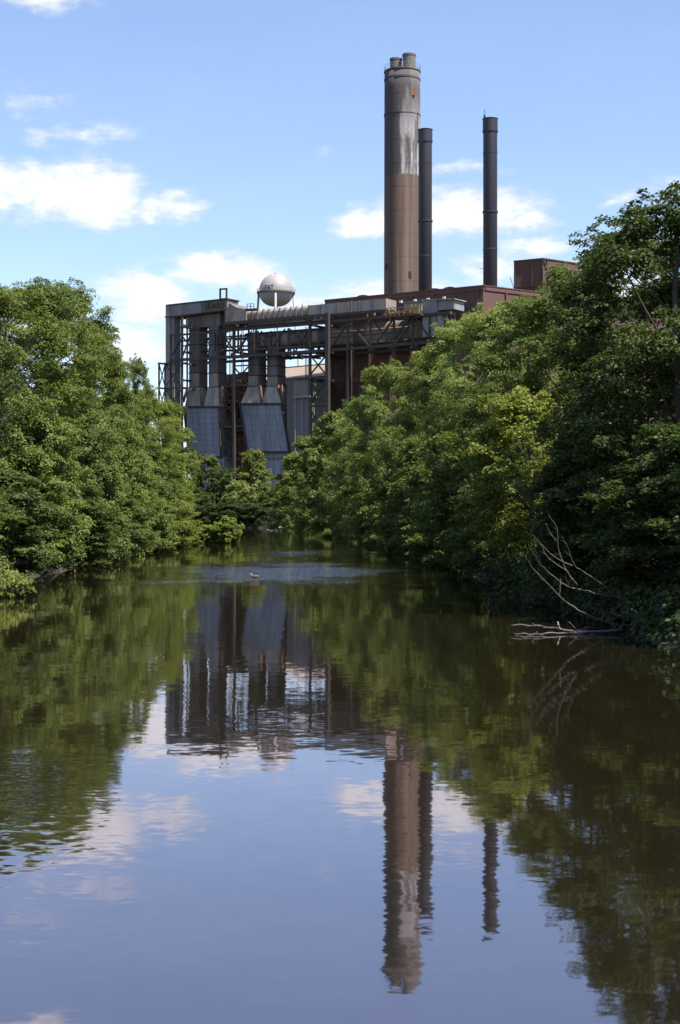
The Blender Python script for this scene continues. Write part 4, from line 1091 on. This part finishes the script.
# young trees at the foot of the right bank
plant('leaner', 8.2, 58.5, 7.8, 3.0, math.pi * 1.03, (1.6, 1.42, .95), 'sunlit yellow-green young tree leaning out over the water on the right', name='young_tree', group='young trees at the right waterline')
for i, (x, y, h, r_, t_, lab) in enumerate([
        (9.6, 41.5, 5.6, 2.6, SHADE, 'shaded young tree behind the dead branches'), (10.6, 35, 5.6, 2.8, SHADE, 'shaded young tree over the water at the right edge'), (8.6, 49, 6.0, 2.8, SHADE, 'shaded young tree under the big-leaved tree'),
        (7.8, 68, 6.5, 2.8, GR, 'shaded young tree behind the sunlit leaning one'), (7.3, 80, 8.0, 3.0, GR, 'young tree at the right waterline below the pale feathery tree'),
        (6.9, 94, 8.0, 3.0, GR, 'young tree at the right waterline below the pale tree by the duct box'), (6.4, 110, 8.5, 3.2, GR, 'young tree at the right waterline below the green tree'),
        (5.2, 130, 9.0, 3.4, OL, 'lit young tree at the right waterline below the rounded tree'), (3.2, 154, 9.0, 3.4, OL, 'young tree at the right waterline below the gantry columns'),
        (.4, 184, 9.0, 3.6, GR, 'young tree leaning over the bend below the heavy gantry column'), (-3.6, 216, 9.5, 3.8, GR, 'far young tree at the right waterline of the bend'),
        (-8.2, 250, 9.0, 3.8, OL, 'farthest young tree at the right waterline')]):
    plant('small', x, y, h, r_, 2.2 * i, t_, lab, name='young_tree', group='young trees at the right waterline')
for i, (x, y, h, lab) in enumerate([(7.0, 87, 5.5, 'low shaded shrub between young trees below the pale feathery tree'), (6.6, 102, 5.5, 'low shaded shrub between young trees below the duct box'), (5.8, 120, 6.0, 'low shaded shrub at the waterline below the green tree'), (4.2, 142, 6.0, 'low shrub at the waterline below the rounded tree')]):
    plant('small', x, y, h, 2.9, 1 + 2.6 * i, GR, lab, name='shrub', cat='shrub', group='shrubs at the right waterline')

# undergrowth along both water lines: leaf sprays, nobody could count them
def undergrowth(name, label, side, y0, y1, n, leaf, seed, band=(-.25, 3.0), tint=(.8, .84, .76)):  # tint darkens the sprays in place of shade below the trees
    g = np.random.default_rng(seed)
    yy = g.uniform(y0, y1, n) if side != 0 else None
    pos = []; out = []
    cy = cpts[:, 1]; i0 = np.searchsorted(cy, np.linspace(y0, y1, 400))
    for _ in range(n):
        i = int(np.interp(g.uniform(y0, y1), cy[:len(cy) - 30], np.arange(len(cy) - 30))); i = max(1, min(len(cpts) - 2, i))
        tdir = cpts[i + 1] - cpts[i - 1]; tdir = tdir / np.linalg.norm(tdir); nr = np.array([tdir[1], -tdir[0]]) * side
        dd = HALF + g.uniform(*band); p = cpts[i] + nr * dd + tdir * g.uniform(-2, 2)
        z = max(0, gz(p[0], p[1])); pos.append((p[0], p[1], z + g.random() ** 1.5 * 1.0 + .10)); out.append((-nr[0], -nr[1], .25))
    pos = np.array(pos); out = np.array(out)
    me = leaf_mesh(name, *sprays(g, pos, out, 26, g.uniform(.3, .6, n), leaf, .3), M['leaf_shaded'])
    o = bpy.data.objects.new(name, me); col.objects.link(o); o['kind'] = 'stuff'; o['label'] = label; o['category'] = 'undergrowth'; o.color = (*tint, 1)
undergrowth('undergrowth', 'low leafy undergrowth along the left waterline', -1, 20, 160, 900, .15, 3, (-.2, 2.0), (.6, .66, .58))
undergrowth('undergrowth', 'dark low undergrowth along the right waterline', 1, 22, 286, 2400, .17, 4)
def far_undergrowth():
    g = np.random.default_rng(8); n = 6000
    x = g.uniform(-75, 6, n); y = 268 + g.uniform(0, 60, n)
    rd = river_dist(x, y); keep = (rd > HALF - .4) & (rd < HALF + 8); x, y = x[keep], y[keep]
    z = np.maximum(0, ground_z(x, y)) + g.random(len(x)) ** 1.3 * 3.4 + .2
    pos = np.stack([x, y, z], 1); out = np.tile(np.array([-.2, -1, .3]), (len(x), 1))
    me = leaf_mesh('undergrowth', *sprays(g, pos, out, 22, g.uniform(.5, 1.0, len(x)), .34, .3), M['leaf_shaded'])
    o = bpy.data.objects.new('undergrowth', me); col.objects.link(o); o['kind'] = 'stuff'; o['label'] = 'dark undergrowth on the far bank below the works'; o['category'] = 'undergrowth'; o.color = (.46, .5, .44, 1)  # dark object colour paints in the shade at the foot of the far bank
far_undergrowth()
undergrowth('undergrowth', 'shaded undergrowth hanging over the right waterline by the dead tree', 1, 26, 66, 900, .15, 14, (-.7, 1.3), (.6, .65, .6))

# ------------------------------------------------------------------ dead wood, stones, bird
def wood(parent, name, pts, r0, r1, material, thin=.72):
    sp = smooth_path(pts, 4); n = len(sp)
    jt = random.Random(int(sp[0][0] * 997 + sp[-1][2] * 131)); amp = (r0 + r1) * .35
    sp = [p + Vector((jt.uniform(-amp, amp), jt.uniform(-amp, amp), jt.uniform(-amp, amp))) for p in sp]
    v, f = tube_vf(sp, [thin * (r0 + (r1 - r0) * i / (n - 1)) * jt.uniform(.8, 1.2) for i in range(n)], 7); return obj(name, v, f, material, parent, True)

def crop(pts, D0, D1):          # pixel of the fallen tree -> world, distance running from D0 at the tip to D1 at the root
    n = len(pts); return [at(510 + .191 * x, 510 + .191 * y, D0 + (D1 - D0) * i / (n - 1)) for i, (x, y) in enumerate(pts)]
ft = empty('fallen_dead_tree', at(630, 627, 39.6), 'bare bleached dead tree arching over the water from the right bank', 'dead tree')
wood(ft, 'trunk', crop([(650, 614), (560, 600), (480, 578), (360, 525), (265, 455), (185, 375), (110, 295), (80, 235)], 39.8, 37.4), .045, .009, M['deadwood'])
wood(ft, 'branch', crop([(560, 452), (450, 440), (390, 420), (310, 405), (230, 350), (160, 285), (95, 180)], 40, 38), .038, .008, M['deadwood'])
wood(ft, 'branch', crop([(355, 394), (310, 340), (275, 270), (250, 180), (245, 95), (200, 25)], 39.4, 39), .026, .007, M['deadwood'])
wood(ft, 'branch', crop([(325, 292), (240, 250), (175, 195), (120, 130)], 39.2, 38.6), .024, .009, M['deadwood'])
wood(ft, 'branch', crop([(300, 322), (250, 290), (190, 240), (170, 180)], 39.2, 38.7), .026, .012, M['deadwood'])
wood(ft, 'branch', crop([(240, 160), (205, 115), (190, 70)], 39.1, 38.9), .02, .009, M['deadwood'])
wood(ft, 'branch', crop([(600, 490), (520, 420), (440, 360), (350, 300), (320, 250), (300, 185), (270, 140)], 40.2, 39), .03, .008, M['deadwood'])
wood(ft, 'branch', crop([(260, 445), (262, 400), (267, 360)], 38.4, 38.4), .022, .016, M['deadwood'])
wood(ft, 'branch', crop([(480, 578), (488, 550), (490, 535)], 39.2, 39.2), .022, .012, M['deadwood'])
wood(ft, 'branch', crop([(560, 452), (640, 520), (690, 600)], 40, 40.4), .04, .05, M['driftwood'])
tw_ = random.Random(12)
for x_, y_ in ((110, 295), (160, 285), (185, 375), (230, 350), (250, 180), (246, 120), (175, 195), (190, 240), (300, 185), (320, 250), (275, 270), (140, 255), (360, 525), (310, 405), (240, 250)):
    q1, q2 = tw_.uniform(-38, -6), tw_.uniform(-62, -22)
    wood(ft, 'twig', crop([(x_, y_), (x_ + q1 * .5 + 4, y_ + q2 * .5), (x_ + q1, y_ + q2)], 38.9, 38.7), .010, .004, M['deadwood'])
lg = empty('floating_log', at(570, 633, 38.2), 'thin knotted driftwood log with a pale stub, floating on the right', 'log', 'driftwood on the right')
wood(lg, 'trunk', [Vector((x, y, z)) for x, y, z in ((4.45, 38.9, .16), (4.95, 38.8, .17), (5.4, 38.6, .12), (5.9, 38.4, .05), (6.6, 38.3, .02))], .022, .055, M['deadwood'])
wood(lg, 'stub', [(5.62, 38.5, .08), (5.6, 38.45, .2), (5.57, 38.45, .28)], .035, .022, M['stone'])
wood(lg, 'twig', [(5.0, 38.8, .16), (4.97, 38.75, .24)], .02, .012, M['deadwood'])
wood(lg, 'twig', [(6.1, 38.4, .06), (5.95, 38.4, .2), (5.85, 38.4, .3)], .012, .006, M['driftwood'])
lg2 = empty('floating_log', (5.4, 38.0, 0), 'lower driftwood log lying flat along the water on the right', 'log', 'driftwood on the right')
wood(lg2, 'trunk', [(4.4, 37.9, .03), (4.95, 37.75, .03), (5.5, 37.9, .05), (6.3, 38.0, .05), (7.2, 38.3, .1)], .02, .05, M['deadwood'])
wood(lg2, 'knot', [(4.95, 37.75, .0), (4.93, 37.7, .1)], .035, .02, M['deadwood'])
wood(lg2, 'twig', [(5.9, 37.95, .05), (6.15, 37.9, .16), (6.35, 37.9, .19)], .02, .008, M['deadwood'])
# left driftwood
ll_ = empty('driftwood_branch', at(12, 580, 67), 'pale forked driftwood branch at the left edge of the water', 'log')
wood(ll_, 'limb', [at(-6, 571, 67.5), at(5, 573, 67), at(14, 575, 66.8), at(23.5, 577.5, 66.5)], .10, .05, M['deadwood'])
wood(ll_, 'limb', [at(23.5, 577.5, 66.5), at(17, 580, 66.3), at(8, 583.2, 66)], .06, .05, M['driftwood'])
l3 = empty('driftwood_branch', at(42, 577, 70), 'small broken pale branch under the left bank shrubs', 'log')
wood(l3, 'limb', [at(33, 565, 70), at(38, 573, 70), at(43, 576.5, 69.6)], .045, .05, M['driftwood'])
wood(l3, 'limb', [at(43, 576.2, 69.5), at(45.8, 571.5, 69.4)], .06, .035, M['deadwood'])
wood(l3, 'limb', [at(41, 566, 70), at(38.5, 572, 70), at(35, 574, 69.8)], .03, .03, M['deadwood'])
# low branch with bright leaves reaching over the water at the left edge
br = empty('overhanging_branch', (-16.2, 57, gz(-16.2, 57)), 'bright low leafy branch reaching over the water at the left edge', 'branch')
g = np.random.default_rng(77)
wood(br, 'limb', [(-16.4, 58.5, .9), (-14.8, 56.5, 1.25), (-13.2, 55.2, 1.1), (-11.6, 54.4, .62)], .07, .015, M['bark'])
pp, oo = [], []
for t in np.linspace(.1, 1.05, 60):
    b = np.array([-14.6 + 3.1 * t, 56.3 - 2 * t, 1.15 - .55 * t]) + g.normal(0, 1, 3) * np.array([.25, .4, .16]); pp.append(b); oo.append((.8, -.4, .2))
me = leaf_mesh('foliage', *sprays(g, np.array(pp) - np.array(br.location), np.array(oo), 40, g.uniform(.25, .45, len(pp)), .13, .45), M['leaf'])
o = bpy.data.objects.new('foliage', me); col.objects.link(o); o.parent = br; o.color = (*YE, 1)

# stones on the far bank
rg = random.Random(3)
def stone(p, r_, label):
    bm = bmesh.new(); bmesh.ops.create_icosphere(bm, subdivisions=2, radius=1)
    for v_ in bm.verts: v_.co *= rg.uniform(.82, 1.12)
    for v_ in bm.verts: v_.co.x *= r_ * 1.5; v_.co.y *= r_; v_.co.z *= r_ * .6
    me = bpy.data.meshes.new('stone'); bm.to_mesh(me); bm.free(); me.materials.append(M['stone'])
    o = bpy.data.objects.new('stone', me); col.objects.link(o); o.location = p; o.rotation_euler = (0, 0, rg.uniform(0, 6))
    o['label'] = label; o['category'] = 'stone'; o['group'] = 'pale stones at the bend'
for i in range(16):
    x = -13.2 + i * .46 + rg.uniform(-.25, .25); y = 262.0
    while river_dist([x], [y])[0] < HALF - .1 and y < 330: y += .5
    stone((x, y - rg.uniform(.2, 1.2), rg.uniform(.05, .22)), rg.uniform(.25, .6), 'pale brown stone at the waterline of the river bend')

# the bird: one continuous body lofted from tail to bill base
DSC = .78
du = empty('duck', (*at(255, 577.5, 71)[:2], 0), 'brown duck with pale head swimming in the ruffled water', 'duck')
dx, dy = at(255, 577.5, 71)[:2]
prof = [(.30, .10, .010, .008), (.25, .10, .05, .03), (.16, .09, .095, .065), (.04, .08, .12, .09), (-.08, .08, .115, .09), (-.16, .10, .085, .085), (-.20, .15, .05, .055), (-.215, .20, .042, .045), (-.235, .245, .048, .048), (-.27, .26, .046, .046), (-.30, .255, .030, .030), (-.315, .25, .016, .014)]
v, f = [], []; n = 14
for i, (x, z, ry, rz) in enumerate(prof):
    a = prof[max(0, i - 1)]; b = prof[min(len(prof) - 1, i + 1)]; tx, tz = b[0] - a[0], b[1] - a[1]; l_ = math.hypot(tx, tz); ux, uz = -tz / l_, tx / l_
    for k_ in range(n):
        t = 2 * math.pi * k_ / n; v.append((dx + x + ux * rz * math.sin(t), dy + ry * math.cos(t), z + uz * rz * math.sin(t)))
for i in range(len(prof) - 1):
    for k_ in range(n): f.append((i * n + k_, i * n + (k_ + 1) % n, (i + 1) * n + (k_ + 1) % n, (i + 1) * n + k_))
f.append(tuple(range(n))); f.append(tuple((len(prof) - 1) * n + k_ for k_ in range(n))[::-1])
k = NT('duck plumage'); xx, yy, zz = k.xyz()
pale = k.maprange(xx, dx - .16, dx - .10, 1, 0)
cdk = k.mix(pale, k.mix(k.noise(30, (1, 1, 1), 4, .6), (.05, .03, .02), (.13, .08, .05)), (.27, .20, .16))
obj('body', v, f, k.fin(cdk, .7), du, True)
v, f = tube_vf([(dx - .31, dy, .25), (dx - .345, dy, .24), (dx - .375, dy, .236)], [.018, .02, .012], 8); kb = NT('bill'); obj('bill', v, f, kb.fin((.25, .15, .05), .5), du, True)
for sgn in (-1, 1):
    v = []; f = []
    for i, (x, w_) in enumerate([(-.06, .02), (0, .06), (.1, .065), (.2, .045), (.29, .01)]):
        for zz_ in (-1, 0, 1): v.append((dx + x, dy + sgn * (.125 - abs(zz_) * .012 - max(0, x - .05) * .28), .105 + zz_ * w_))
    for i in range(4):
        for j in range(2): q_ = (i * 3 + j, i * 3 + j + 1, (i + 1) * 3 + j + 1, (i + 1) * 3 + j); f.append(q_ if sgn < 0 else q_[::-1])
    kb = NT('wing'); obj('wing', v, f, kb.fin(kb.mix(kb.noise(25), (.12, .075, .05), (.35, .25, .19)), .7), du, True)
for o_ in [du]: o_.scale = (DSC, DSC, DSC * .85)
